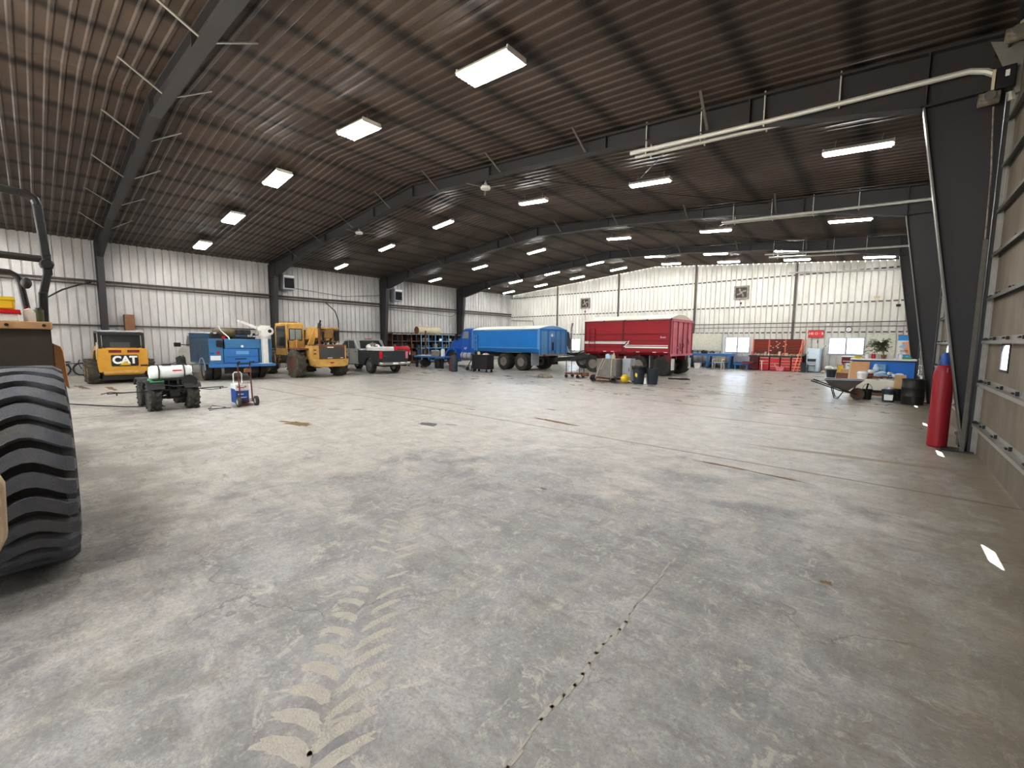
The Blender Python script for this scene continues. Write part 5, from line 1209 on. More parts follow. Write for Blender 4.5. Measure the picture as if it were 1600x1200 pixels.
on_top('pale blue jug standing on the covered crate','jug','blue_jug',(-8.5,15.7,.95),[('body',B().prism([(-8.62,.95),(-8.42,.95),(-8.42,1.08),(-8.5,1.16),(-8.62,1.12)],'y',15.62,15.76),'jug'),('cap',B().cyl((-8.47,15.69,1.13),(-8.47,15.69,1.18),.025,n=8),'redc')])
on_top('cream spray bottle beside the blue jug on the covered crate','bottle','spray_bottle',(-8.28,15.7,.95),[('body',B().lathe((-8.28,15.7,.95),'z',[(.06,0),(.065,.02),(.06,.12),(.025,.17)],12),'cream'),('nozzle',B().cyl((-8.28,15.7,1.12),(-8.28,15.7,1.2),.018,n=8),'whitep')])
on_top('small white can standing on the pale grey cabinet','can','white_can',(-8.0,15.95,.95),[('body',B().cyl((-7.93,16.0,.96),(-7.93,16.0,1.05),.04,n=12),'white'),('lid',B().cyl((-7.93,16.0,1.05),(-7.93,16.0,1.06),.042,n=12),'greyb')])
o=T('yellow_float','round yellow ball with a stub lying on the floor beside the bins','ball',(-7.68,15.55,.14)); B().sph((-7.68,15.55,.18),(.18,.18,.17),20,12).mk('ball','yelb',o); B().cyl((-7.5,15.5,.1),(-7.36,15.48,.06),.03,n=8).mk('stub','cream',o)
def bin_(x,y,r,h,l,bag):
    o=T('trash_bin',l,'bin',(x,y,0)); B().lathe((x,y,0),'z',[(r*.72,0),(r*.74,.02),(r,h-.04),(r*1.07,h-.04),(r*1.07,h),(r*.95,h),(r*.7,.05)],22,cap=False).mk('barrel','bind',o)
    B().cyl((x,y,0.01),(x,y,.03),r*.72,n=20).mk('base','bind',o)
    if bag:
        b=B(); n=22; vs=[]
        for j,(rr,z) in enumerate(((r*1.1,h-.10),(r*1.13,h+.01),(r*1.0,h+.04),(r*.8,h-.02))):
            for i in range(n): a=2*PI*i/n; k=1+.06*math.sin(5*a+j); vs.append((x+rr*k*math.cos(a),y+rr*k*math.sin(a),z+.02*math.sin(7*a+j)))
        b.add(vs,[(j*n+i,j*n+(i+1)%n,(j+1)*n+(i+1)%n,(j+1)*n+i) for j in range(3) for i in range(n)]).sph((x+.1,y,h-.02),(.16,.12,.08)).mk('bin_bag','black',o)
        B().prism([(x-.04,.30),(x+.04,.26),(x+.05,.38),(x,.44),(x-.05,.40)],'y',y-r*.95,y-r*.93).mk('sticker','yelb',o)
    else: B().cyl((x,y,h-.12),(x,y,h-.05),r*.93,n=20).mk('rubbish','black',o)
bin_(-7.20,15.75,.25,.66,'grey bin with a bulging black liner and a yellow mark',True)
bin_(-6.72,15.95,.24,.62,'plain dark grey bin right of the lined bin',False)
tag(recentre(B().prism([(-6.98,0),(-6.86,0),(-6.88,.22),(-6.92,.25),(-6.96,.22)],'y',15.72,15.80).mk('small_bottle','whitep',bev=.01),(-6.92,15.76,0)),'small white bottle standing between the two grey bins','bottle')
tag(recentre(B().tube([(-7.2,18.8,.03),(-6.7,19.0,.03),(-6.3,18.9,.03),(-6.6,18.7,.03),(-7.1,18.6,.03),(-6.5,19.2,.03)],.03,6).mk('coiled_hose','black'),(-6.8,18.9,0)),'black hose lying on the floor behind the trailer tyres','hose')

# ================================================================== benches and clutter at the far wall
def bench(x0,x1,y0,y1,h,l,leg=.12):
    o=T('workbench',l,'workbench',((x0+x1)/2,(y0+y1)/2,0)); B().rng(x0,x1,y0,y1,h-.16,h).mk('bench_top','bench',o,bev=.01)
    b=B(); n=2 if x1-x0<2 else 3
    for k in range(n):
        x=x0+leg+(x1-x0-2*leg)*k/(n-1)
        for y in(y0+leg*.7,y1-leg*.7): B().rng(x-leg/2,x+leg/2,y-leg/2,y+leg/2,0,h-.16).mk('leg','bench',o,bev=.006)
    B().rng(x0+.05,x1-.05,y0+.15,y1-.05,.30,.36).mk('lower_shelf','bench',o); return o
bench(-10.0,-7.15,28.9,29.8,.95,'long blue workbench under the pale board at the far wall')
bench(-7.1,-6.2,29.2,29.9,.42,'low blue bench right of the long workbench')
B().rng(-7.15,-6.25,29.5,29.9,.46,.82).mk('file_rack','greyb').name='file_rack'
o=bpy.data.objects['file_rack']; tag(recentre(o,(-6.7,29.7,.42)),'pale slatted rack of trays standing on the low blue bench','rack')
b=B()
for z in(.52,.60,.68,.76): b.rng(-7.12,-6.28,29.485,29.5,z,z+.012)
b.mk('slat','black',o)
items=[(-9.75,'black_vise','black bench vise on the left part of the blue workbench','vise'),(-9.3,'grease_tin','dark tin on the blue workbench left of its middle','tin'),(-8.85,'machine_part','dark greasy machine part in the middle of the blue workbench','part'),(-8.4,'parts_tray','dark tray of parts on the blue workbench right of its middle','tray'),(-7.9,'spray_can','small red capped can on the right part of the blue workbench','can')]
for x,n,l,c in items:
    o=T(n,l,c,(x,29.2,.95)); m='black'; K0=len(bpy.data.objects)
    if c=='vise': B().rng(x-.1,x+.1,29.1,29.3,.86,.94).prism([(x-.14,.94),(x+.02,.94),(x+.02,1.06),(x-.14,1.06)],'y',29.1,29.3).mk('base',m,o); B().rng(x+.06,x+.14,29.1,29.3,.92,1.06).cyl((x+.1,29.2,.97),(x+.32,29.2,.97),.015,n=8).mk('jaw',m,o)
    elif c=='part': B().cyl((x-.2,29.2,.95),(x+.15,29.2,.95),.09,n=12).cyl((x-.1,29.2,.95),(x-.05,29.2,.95),.13,n=14).mk('body',m,o); B().cyl((x+.15,29.2,.95),(x+.3,29.2,.95),.03,n=8).mk('shaft','rust',o)
    elif c=='tray': B().rng(x-.22,x+.22,29.1,29.4,.86,.89).mk('tray','greyb',o); B().sph((x-.1,29.25,.92),.06).box((x+.08,29.25,.92),(.14,.1,.08)).cyl((x+.0,29.2,.95),(x+.2,29.2,.95),.03,n=8).mk('parts',m,o)
    else: B().cyl((x,29.2,.86),(x,29.2,1.0),.05,n=12).mk('body','clutter',o); B().cyl((x,29.2,1.0),(x,29.2,1.03),.03,n=10).mk('cap','redd' if c=='can' else 'black',o)
    for ch in [k for k in bpy.data.objects if k.parent==o]: ch.location.z+=.09
# white plastic armchair
o=T('plastic_armchair','white plastic armchair with slatted back in front of the blue workbench','chair',(-7.72,28.2,0))
B().rng(-7.98,-7.46,27.98,28.46,.40,.43).mk('seat','white',o,bev=.01)
for x in(-7.96,-7.48):
    for y in(28.0,28.44): B().beam((x,y,.42),(x+(-.04 if x<-7.7 else .04),y+(-.04 if y<28.2 else .04),0),.055,.045).mk('leg','white',o,smooth=False)
b=B().tube([(-7.98,28.44,.42),(-7.99,28.48,.62),(-7.93,28.5,.76),(-7.72,28.51,.79),(-7.51,28.5,.76),(-7.45,28.48,.62),(-7.46,28.44,.42)],.03,8)
for k in range(5): x=-7.88+.08*k; b.beam((x,28.47,.43),(x,28.5,.78),.035,.012)
b.mk('backrest','cream',o)
for x in(-7.99,-7.45): B().tube([(x,28.46,.62),(x,28.2,.63),(x,27.98,.58),(x,27.98,.42)],.022,8).mk('armrest','white',o)
on_top('square white bucket on the floor left of the plastic armchair','bucket','white_bucket',(-9.0,28.4,0),[('body',B().prism([(-9.15,0),(-8.85,0),(-8.82,.32),(-9.18,.32)],'y',28.3,28.6),'whitep'),('rim',B().rng(-9.19,-8.81,28.28,28.62,.32,.35),'white')])
for x,y,h,m,n,l,c in((-10.9,28.6,.5,'clutter','scrap_crate','brown crate of scrap on the floor below the red trailer corner','crate'),(-10.35,28.5,.55,'black','black_machine','black boxy machine with a white tag left of the blue workbench','machine'),(-9.85,28.6,.45,'black','black_toolbox','black toolbox stack at the left leg of the blue workbench','toolbox')):
    o=T(n,l,c,(x,y,0)); B().rng(x-.24,x+.22,y-.2,y+.2,.0,h*.75).mk('body',m,o,bev=.02); B().rng(x-.2,x+.18,y-.17,y+.17,h*.75,h).mk('upper_body',m,o,bev=.03)
    B().cyl((x,y-.23,h*.45),(x,y-.2,h*.45),.09,n=12).mk('knob','rust' if m=='clutter' else 'steel',o)
    if m=='black': B().rng(x+.08,x+.18,y-.215,y-.2,h*.5,h*.75).mk('tag','text_w',o)
on_top('small white pail standing before the black machine at the far wall','pail','white_pail',(-9.95,28.1,0),[('body',B().lathe((-10.0,28.1,0),'z',[(.09,0),(.11,.18),(.12,.18)],14),'whitep'),('band',B().cyl((-10.0,28.1,.08),(-10.0,28.1,.12),.105,n=14),'greyb')])
# red bin wall: three bolt-bin racks
o=T('bolt_bin_rack','wide red wall rack of bolt bins above the red drawers','rack',(-4.87,29.8,.92)); x0,x1,z0,z1=-6.12,-3.62,.98,1.87; ya,yb=29.68,29.92
B().rng(x0,x1,yb-.01,yb,z0,z1).mk('back_panel','redd',o)
b=B()
for x in(x0,x0+.83,x0+1.67,x1): b.rng(x-.025,x+.025,ya-.01,yb,z0,z1+.01)
b.mk('upright','redo',o)
for k in range(11):
    z=z0+(z1-z0)*k/10; b=B().rng(x0,x1,ya,yb,z-.005,z+.005).rng(x0,x1,ya-.012,ya,z-.006,z+.012); b.mk('shelf','redo' if k<10 else 'redd',o)
b=B(); rs=random.Random(2)
for k in range(13):
    x=x0+.9+rs.random()*.9; z=z0+.02+.089*rs.randrange(0,9); b.box((x,ya+.03,z+.02),(.05+.05*rs.random(),.04,.03+.02*rs.random()))
tag(recentre(b.mk('loose_packets','whitep'),(-4.87,29.7,1.4)),'scattered pale packets lying in the red bolt bin rack','packets',kind='stuff')
# drawer cabinets
o=T('drawer_counter','black countertop running across the five red drawer cabinets','counter',(-4.87,29.5,.86)); B().rng(-6.25,-3.45,29.15,29.9,.86,.90).mk('counter_top','black',o); B().rng(-6.25,-3.45,29.15,29.18,.82,.86).mk('edge_strip','steel',o)
desc=['dull dark red','bright red','red','red','red']
lay=[[.55,.70],[.45,.62],[.30,.48],[.30,.46,.62],[.12,.30,.48,.66]]
for k in range(5):
    x0=-6.2+.55*k; x1=x0+.50; m='redd' if k==0 else 'redc'
    o=T('drawer_cabinet','%s drawer cabinet, %s from the left under the black counter'%(desc[k],ordn[k]),'cabinet',((x0+x1)/2,29.5,0),'red drawer cabinets below the bolt bins')
    B().rng(x0,x1,29.22,29.88,.03,.82).mk('body',m,o,bev=.008); B().rng(x0+.02,x1-.02,29.26,29.85,0,.03).mk('plinth','black',o)
    zz=[.06]+lay[k]+[.81]
    for z,zn in zip(zz[:-1],zz[1:]):
        d=B().rng(x0+.015,x1-.015,29.195,29.22,z+.012,zn-.012).mk('drawer',m,o,bev=.004)
        B().rng(x0+.02,x1-.02,29.17,29.197,zn-.055,zn-.02).mk('handle','cream' if k else 'steel',d)
rs=random.Random(11); nm=[('paper_sheet','paper'),('tin_can','can'),('parts_carton','carton'),('rag_heap','rag')]
for k in range(15):
    x=-6.1+.18*k; kd=k%4; mm=['whitep','cream','whitep','redl','cream','card'][rs.randrange(6)]; h=.09+.12*rs.random(); b=B()
    if kd==0: b.prism([(x-.07,.90),(x+.05,.90),(x+.07,.90+h*1.2),(x-.05,.90+h*1.2)],'y',29.3,29.36)
    elif kd==1: b.cyl((x,29.35,.9),(x,29.35,.9+h),.05,n=12).cyl((x,29.35,.9+h),(x,29.35,.91+h),.045,n=12)
    elif kd==2: b.rng(x-.07,x+.07,29.3,29.45,.9,.9+h).rng(x-.075,x+.075,29.295,29.455,.9+h*.8,.9+h*.85)
    else: b.sph((x,29.35,.94),(.09,.07,.06)).sph((x+.05,29.38,.97),(.06,.05,.06))
    cn={'whitep':'white','cream':'cream','greyb':'grey','redl':'pink','clutter':'brown','card':'tan'}[mm]
    tag(recentre(b.mk(nm[kd][0],mm),(x,29.35,.9)),'%s %s on the black counter, %s thing from its left end'%(cn,nm[kd][1],ordn[k]),nm[kd][1],'clutter along the black counter')
# leaning ladder
o=T('step_ladder','tall narrow orange ladder leaning at the right end of the drawers','ladder',(-3.85,29.1,0))
b=B().beam((-3.80,28.5,0),(-3.55,29.6,1.85),.04,.03).beam((-3.62,28.5,0),(-3.42,29.6,1.85),.03,.02); b.mk('rail','redo',o,smooth=False)
b=B()
for t in(.15,.35,.55,.75,.92):
    b.beam((-3.80+.25*t,28.5+1.1*t,1.85*t),(-3.62+.20*t,28.5+1.1*t,1.85*t),.03,.015)
b.mk('tread','cream',o,smooth=False)
o=T('red_basket','small pale red basket of parts on the floor before the drawers','basket',(-4.5,28.9,0)); B().prism([(-4.68,.02),(-4.35,.02),(-4.28,.27),(-4.74,.27)],'y',28.8,29.05).mk('basket','redl',o,bev=.02); B().beam((-4.65,28.9,.2),(-4.82,28.9,.42),.04).beam((-4.5,28.95,.2),(-4.45,28.95,.34),.05).mk('contents','cream',o)
tag(recentre(B().beam((-5.45,28.95,0),(-5.52,29.15,.56),.06,.04).box((-5.53,29.15,.57),(.22,.04,.04)).mk('white_post','white'),(-5.45,29,0)),'short white post leaning against the red drawers','post')
o=T('dark_cart','low dark red shop cart before the left end of the red drawers','cart',(-6.15,28.75,0)); B().rng(-6.45,-5.8,28.6,28.95,.38,.52).mk('tray','redd',o,bev=.02); B().rng(-6.42,-5.83,28.63,28.92,.15,.18).mk('shelf','redd',o); b=B()
for x in(-6.42,-5.83):
    for y in(28.63,28.92): b.rng(x-.015,x+.015,y-.015,y+.015,0,.4)
b.mk('leg','steel',o)
o=T('small_bin','blue grey bin between the step ladder and the fridge','bin',(-3.35,29.1,0)); B().prism([(-3.50,0),(-3.22,0),(-3.18,.5),(-3.54,.5)],'y',28.95,29.25).mk('body','bind',o,bev=.02); B().rng(-3.55,-3.17,28.93,29.27,.5,.54).mk('rim','bind',o)
o=T('wire_stand','small black wire stand beside the fridge','stand',(-3.55,29.6,0)); b=B()
for x in(-3.43,-3.36):
    for y in(29.5,29.8): b.rng(x-.012,x+.012,y-.012,y+.012,0,.95)
b.mk('frame','black',o); B().rng(-3.44,-3.34,29.48,29.82,.9,.95).mk('top','black',o); B().rng(-3.43,-3.35,29.5,29.75,.95,1.05).mk('box','clutter',o)
# fridge
o=T('refrigerator','pale blue white fridge freezer standing against the far wall','refrigerator',(-3.02,29.5,0)); B().rng(-3.30,-2.68,29.28,29.9,.04,1.36).mk('body','fridge',o,bev=.015)
B().rng(-3.30,-2.70,29.24,29.275,1.0,1.355).mk('door','fridge',o,bev=.01); B().rng(-3.30,-2.70,29.24,29.275,.06,.985).mk('door','fridge',o,bev=.01); B().rng(-3.27,-3.24,29.21,29.24,.6,.95).rng(-3.27,-3.24,29.21,29.24,1.03,1.2).mk('handle','greyb',o); B().rng(-3.26,-2.72,29.3,29.85,0,.04).mk('plinth','black',o)
def folding_chair(x,y,l):
    o=T('folding_chair',l,'chair',(x,y,0)); b=B()
    for s in(-.2,.2): b.tube([(x+s,y+.22,0),(x+s,y+.0,.4),(x+s,y+.16,.82)],.014,6).tube([(x+s*.9,y-.22,0),(x+s*.9,y+.05,.44)],.014,6)
    b.mk('frame','greyb',o); B().rng(x-.2,x+.2,y-.18,y+.16,.40,.43).mk('seat','bind',o,bev=.01); B().rng(x-.2,x+.2,y+.10,y+.13,.62,.78).mk('backrest','bind',o,bev=.01); B().rng(x-.19,x+.19,y+.115,y+.125,.46,.60).mk('lower_backrest','greyb',o)
folding_chair(-3.02,28.75,'grey folding chair standing in front of the fridge')
on_top('round white cap shaped shade on the floor right of the fridge','bowl','white_bowl',(-2.35,28.6,0),[('bowl',B().sph((-2.45,28.7,.08),(.10,.1,.07)),'cream'),('saucer',B().cyl((-2.45,28.7,0),(-2.45,28.7,.02),.08,n=12),'white')])
o=T('dark_bucket','dark blue bucket filled with crumpled white plastic near the fridge','bucket',(-1.85,25.5,0)); B().lathe((-1.85,25.5,0),'z',[(.16,0),(.17,.02),(.21,.36),(.22,.36),(.2,.38)],18).mk('body','bind',o); B().sph((-1.95,25.5,.46),(.17,.15,.1)).sph((-1.75,25.5,.44),(.14,.14,.08)).mk('crumpled_plastic','whitep',o)
on_top('brown carton stuffed with parts between the dark bucket and the plywood','carton','carton_heap',(-1.3,25,0),[('carton',B().rng(-1.6,-.95,24.6,25.2,.0,.28),'woodd'),('upper_carton',B().rng(-1.45,-1.1,24.7,25.1,.28,.46),'card'),('part',B().cyl((-1.1,24.9,.3),(-.9,24.9,.3),.07,n=12),'rust')])
on_top('yellow box on the brown cartons beside the counter','box','yellow_carton',(-1.45,25.2,.46),[('body',B().rng(-1.6,-1.38,25.2,25.45,.30,.62),'yelb'),('lid',B().rng(-1.61,-1.37,25.19,25.46,.6,.63),'yelo')])
on_top('white box marked with dark lines on top of the brown cartons','box','white_carton',(-1.05,25,.46),[('body',B().rng(-1.28,-.92,24.7,25.05,.46,.74),'whitep'),('strip',B().rng(-1.22,-1.05,24.69,24.70,.62,.65),'black')])
# red bench behind plywood
o=T('red_tool_bench','low red tool bench under the right hand window','bench',(-1.2,28.5,0)); B().rng(-1.65,-.6,28.2,28.9,.62,.94).mk('drawer_body','redd',o,bev=.01); B().rng(-1.68,-.57,28.17,28.93,.94,.98).mk('bench_top','whitep',o); b=B()
for x in(-1.6,-.65):
    for y in(28.25,28.85): b.rng(x-.03,x+.03,y-.03,y+.03,0,.62)
b.mk('leg','redc',o); B().rng(-1.6,-.65,28.185,28.2,.70,.74).mk('handle','white',o)
# blue counter with white top
o=T('service_counter','bright blue counter with a white top at the right end of the hall','counter',(-.1,20.4,0)); B().rng(-.92,.88,20.1,20.9,1.03,1.09).mk('counter_top','whitep',o,bev=.01); B().rng(-.85,.84,20.14,20.85,.04,1.03).mk('counter_body','counter',o); B().rng(-.80,.80,20.18,20.8,0,.04).mk('plinth','black',o); B().rng(-.92,.88,20.09,20.12,1.0,1.03).mk('edge','black',o)
o=T('plywood_sheet','bare plywood sheet leaning against the blue counter front','plywood',(-.6,19.9,0)); B().add([(-.91,19.85,0),(-.38,19.85,0),(-.35,20.07,.97),(-.88,20.07,.97),(-.91,19.88,0),(-.38,19.88,0),(-.35,20.10,.97),(-.88,20.10,.97)],[(0,1,2,3),(7,6,5,4),(0,4,5,1),(1,5,6,2),(2,6,7,3),(3,7,4,0)]).mk('sheet','wood',o); B().beam((-.93,19.86,0),(-.90,20.08,1.0),.03,.05).mk('edge_batten','cream',o,smooth=False)
for x,y,z,m,n,l,c in((-.72,20.3,1.09,'yelb','yellow_rag','crumpled yellow rag on the left end of the white countertop','rag'),(-.45,20.35,1.09,'whitep','white_bottle','white bottle on the countertop right of the yellow rag','bottle'),(-.28,20.4,1.09,'redc','red_can','dark red can on the countertop left of the plant','can'),(.45,20.4,1.09,'whitep','white_cup','white round tub on the countertop right of the plant','tub'),(.62,20.45,1.09,'green','green_box','low green box at the right end of the countertop','box')):
    o=T(n,l,c,(x,y,z)); b=B()
    if c=='rag': b.sph((x,y,z+.04),(.13,.1,.05)).sph((x+.08,y,z+.06),(.06,.06,.04)); b.mk('cloth',m,o); continue
    if c=='box': b.rng(x-.12,x+.12,y-.08,y+.08,z,z+.08)
    else: b.lathe((x,y,z),'z',[(.055,0),(.06,.01),(.06,.13),(.04,.17)],12)
    b.mk('body',m,o); B().cyl((x,y,z+(.08 if c=='box' else .17)),(x,y,z+(.1 if c=='box' else .2)),.03,n=10).mk('cap','whitep' if m!='whitep' else 'greyb',o)
# plant
o=T('potted_palm','drooping dark palm like plant in a pot on the white countertop','plant',(.12,20.6,1.09)); B().lathe((.0,20.6,1.09),'z',[(.06,0),(.08,.12),(.09,.12),(.08,.13)],14).mk('pot','woodd',o)
b=B().tube([(.0,20.6,1.2),(-.02,20.6,1.4),(-.05,20.6,1.6)],.02,6); b.mk('trunk','woodd',o)
b=B(); rs=random.Random(4)
for k in range(64):
    a=rs.random()*2*PI; L_=.2+.26*rs.random(); c,s=math.cos(a)-.35,math.sin(a)*.6; up=.12+.25*rs.random(); base=Vector((-.06,20.6,1.36+.26*rs.random()))
    pts=[base+Vector((c*L_*t,s*L_*t,up*t*1.6-.55*t*t*(.5+rs.random()*.25))) for t in(0,.25,.5,.75,1)]
    b.tube(pts,.006,4)
    for p,q in zip(pts[1:],pts[2:]):
        for sd in(-1,1):
            d=(q-p).normalized(); w_=Vector((-d.y,d.x,0))
            if w_.length<.01: w_=Vector((1,0,0))
            w_=w_.normalized()*sd*.07; b.quad(p,p+w_+d*.06-Vector((0,0,.03)),p+d*.04,p-d*.01)
f=b.mk('fronds','leaf',o,smooth=False); f['kind']='stuff'
# banner
o=T('roll_up_banner','tall blue and orange printed banner stand beside the far wall board','banner',(.75,27,0)); B().rng(.46,1.0,27.0,27.01,.35,2.04).mk('banner_sheet','whitep',o); B().rng(.46,1.0,26.994,27.0,1.80,2.04).mk('blue_band','bluef',o)
B().prism([(.60,1.72),(1.0,1.74),(1.0,1.05),(.82,1.1),(.70,1.35)],'y',26.993,26.999).mk('orange_field','orangef',o); B().prism([(.50,1.15),(.9,1.15),(.98,.9),(.5,.6)],'y',26.992,26.998).mk('blue_field','bluef',o)
B().prism([(.48,1.5),(.72,1.68),(.80,1.5),(.68,1.42)],'y',26.990,26.994).mk('pale_patch','jug',o); b=B()
for z in(1.32,1.26): b.rng(.56,.84,26.99,26.993,z,z+.02)
b.mk('print_lines','bind',o); B().rng(.44,1.02,26.9,27.1,0,.06).cyl((.73,27.02,.06),(.73,27.02,2.05),.015,n=6).rng(.44,1.02,26.985,27.02,2.03,2.06).mk('stand','woodd',o)
# clear plastic bag heap and water bottles in front of counter
o=T('plastic_bag','crumpled clear blue plastic bag leaning on the blue counter','plastic bag',(-.05,19.75,.35)); b=B(); rs=random.Random(9)
for k in range(9): b.sph((-.18+.3*rs.random(),19.7+.1*rs.random(),.45+.42*rs.random()),(.06+.08*rs.random(),.05,.05+.08*rs.random()),8,6)
b.mk('bag','jug',o); B().rng(-.20,.10,19.8,19.86,.5,.92).mk('tall_bag','bluel',o,bev=.03)
o=T('plastic_bag','smaller crumpled blue white bag right of the tall clear bag','plastic bag',(.3,19.7,.35)); b=B()
for k in range(7): b.sph((.2+.25*rs.random(),19.6+.1*rs.random(),.45+.18*rs.random()),(.05+.07*rs.random(),.05,.04+.06*rs.random()),8,6)
b.mk('bag','jug',o); B().sph((.18,19.62,.6),(.05,.04,.06)).mk('white_corner','whitep',o)
o=T('bench_box','long low pale wooden box full of scraps in front of the blue counter','box',(0,18.6,0)); B().rng(-.65,.55,18.3,19.5,.10,.44).mk('box','tarp',o,bev=.01); B().rng(-.6,.5,18.4,19.4,0,.10).mk('skid','black',o)
b=B()
for k in range(12): b.beam((-.5+.08*k,18.5+.3*rs.random(),.46+.04*rs.random()),(-.3+.08*k,18.7+.4*rs.random(),.50+.06*rs.random()),.05,.02)
f=tag(recentre(b.mk('wood_scraps','woodd',smooth=False),(0,18.9,.44)),'jumble of brown wood and cardboard scraps on the low pale box','scraps',kind='stuff')
on_top('round white plastic tub on the left end of the low pale box','tub','white_tub',(-.55,18.6,.44),[('body',B().lathe((-.5,18.6,.44),'z',[(.13,0),(.16,.2),(.17,.2),(.12,.26)],16),'whitep'),('lid',B().cyl((-.5,18.6,.70),(-.5,18.6,.72),.12,n=14),'greyb')])
on_top('small white bag behind the tub on the low pale box','bag','white_bag',(-.28,19.2,.44),[('bag',B().sph((-.3,19.1,.66),(.12,.1,.08)),'whitep'),('base',B().box((-.3,19.1,.52),(.16,.12,.16)),'redd')])
on_top('yellow tan cardboard carton behind the black drum','carton','tan_carton',(.38,17.4,0),[('carton',B().rng(.30,.56,17.3,17.6,.0,.68),'card'),('flap',B().box((.28,17.4,.70),(.12,.2,.01),(0,R(25),0)),'card')])
# wheelbarrow
def barrow():
    o=T('wheelbarrow','grey steel wheelbarrow with a rusty wheel facing right','wheelbarrow',(-.9,15.8,0))
    y0,y1=15.5,16.1; ym=15.8
    t=[(-1.28,y0,.56),(-.36,y0+.03,.58),(-.36,y1-.03,.58),(-1.28,y1,.56)]; u=[(-1.10,y0+.12,.33),(-.72,y0+.14,.24),(-.72,y1-.14,.24),(-1.10,y1-.12,.33)]
    b=B().add(t+u,[(4,5,6,7),(0,1,5,4),(1,2,6,5),(2,3,7,6),(3,0,4,7)]); p=b.mk('tray','barrow',o,smooth=False); md=p.modifiers.new('s','SOLIDIFY'); md.thickness=.01
    B().tube([t[0],t[1],t[2],t[3]],.014,6,closed=True).mk('rim','greyb',o)
    b=B()
    for s in(-1,1):
        y=ym+s*.2; b.tube([(-1.55,ym+s*.28,.49),(-1.3,ym+s*.26,.40),(-.9,y,.25),(-.5,ym+s*.07,.16)],.018,6)
        b.tube([(-1.1,y,.31),(-1.02,y,.02),(-.93,y,.01),(-.82,y,.22)],.014,6)
    b.tube([(-1.06,ym-.2,.15),(-1.06,ym+.2,.15)],.012,6).tube([(-.62,ym-.1,.2),(-.55,y0+.1,.4)],.014,6).tube([(-.62,ym+.1,.2),(-.55,y1-.1,.4)],.014,6); b.mk('frame','black',o)
    for s in(-1,1): B().cyl((-1.60,ym+s*.285,.505),(-1.44,ym+s*.27,.455),.022,n=8).mk('grip','blackp',o)
    wheel(o,(-.50,ym,.17),.17,.09,.62,'rimr','rubberd',0,dish=.02,n=20)
barrow()
def bucket(x,y,r,h,l,m,label_=False,hnd=False):
    o=T('bucket',l,'bucket',(x,y,0)); B().lathe((x,y,0),'z',[(r*.82,0),(r*.84,.01),(r,h),(r*1.05,h),(r*1.05,h-.06),(r*1.0,h-.06)],20).mk('body',m,o)
    if label_: B().prism([(x-r*.6,h*.15),(x+r*.6,h*.15),(x+r*.65,h*.62),(x-r*.65,h*.62)],'y',y-r*1.0,y-r*.72).mk('paper_label','whitep',o); B().sph((x,y,h+.03),(r*.7,r*.7,.05)).mk('rag','greyb',o)
    if hnd: B().tube([(x-r*.9,y,h)]+[(x-r*.9*math.cos(R(a)),y,h+.16*math.sin(R(a))) for a in(30,60,90,120,150)]+[(x+r*.9,y,h)],.006,6).mk('handle','black',o); B().cyl((x-.02,y,h-.02),(x+.01,y,h+.17),.02,n=8).mk('tool_handle','black',o)
bucket(-.29,16.05,.12,.30,'small black bucket with raised wire handle behind the barrow wheel','black',hnd=True)
bucket(.18,15.85,.15,.34,'dark pail with a white label left of the black drum','bind',label_=True)
bucket(.40,16.35,.12,.33,'plain dark bucket tucked between the labelled pail and the drum','black')
tag(recentre(B().rng(-.5,.15,16.3,16.8,.10,.14).rng(-.45,-.40,16.3,16.8,0,.10).rng(.05,.10,16.3,16.8,0,.10).mk('wooden_pallet','woodd'),(-.2,16.5,0)),'low dark pallet on the floor behind the buckets','pallet')
o=T('oil_drum','ribbed black oil drum beside the foot of the frame column','drum',(.66,15.65,0)); r=.235; pr=[(r*.97,0),(r,.02)]
for z in(.22,.45): pr+=[(r,z-.02),(r*1.035,z-.008),(r*1.035,z+.008),(r,z+.02)]
pr+=[(r,.655),(r*1.03,.665),(r*1.03,.68),(r*.96,.68),(r*.96,.665)]; B().lathe((.66,15.65,0),'z',pr,28).mk('drum','black',o); B().cyl((.58,15.6,.665),(.58,15.6,.69),.03,n=10).mk('bung','steel',o)
o=T('air_duct_coil','shiny silver flexible duct hanging between the far columns','duct',(.95,17.6,0)); pr=[]
for k in range(24): z=.62+.035*k; pr+=[(.085,z),(.105,z+.017)]
B().lathe((.93,18.1,0),'z',pr,16).mk('duct','chrome',o); B().cyl((.93,18.1,1.46),(.93,18.1,1.5),.11,n=14).cyl((.93,18.1,.0),(.93,18.1,.62),.05,n=10).mk('collar','steel',o)
tag(recentre(B().box((.90,16.9,.35),(.04,.35,.75),(0,R(-8),0)).rng(.86,.99,16.72,17.08,0,.02).mk('leaning_board','whitep'),(.9,16.9,0)),'narrow white panel leaning by the foot of the second column','panel')

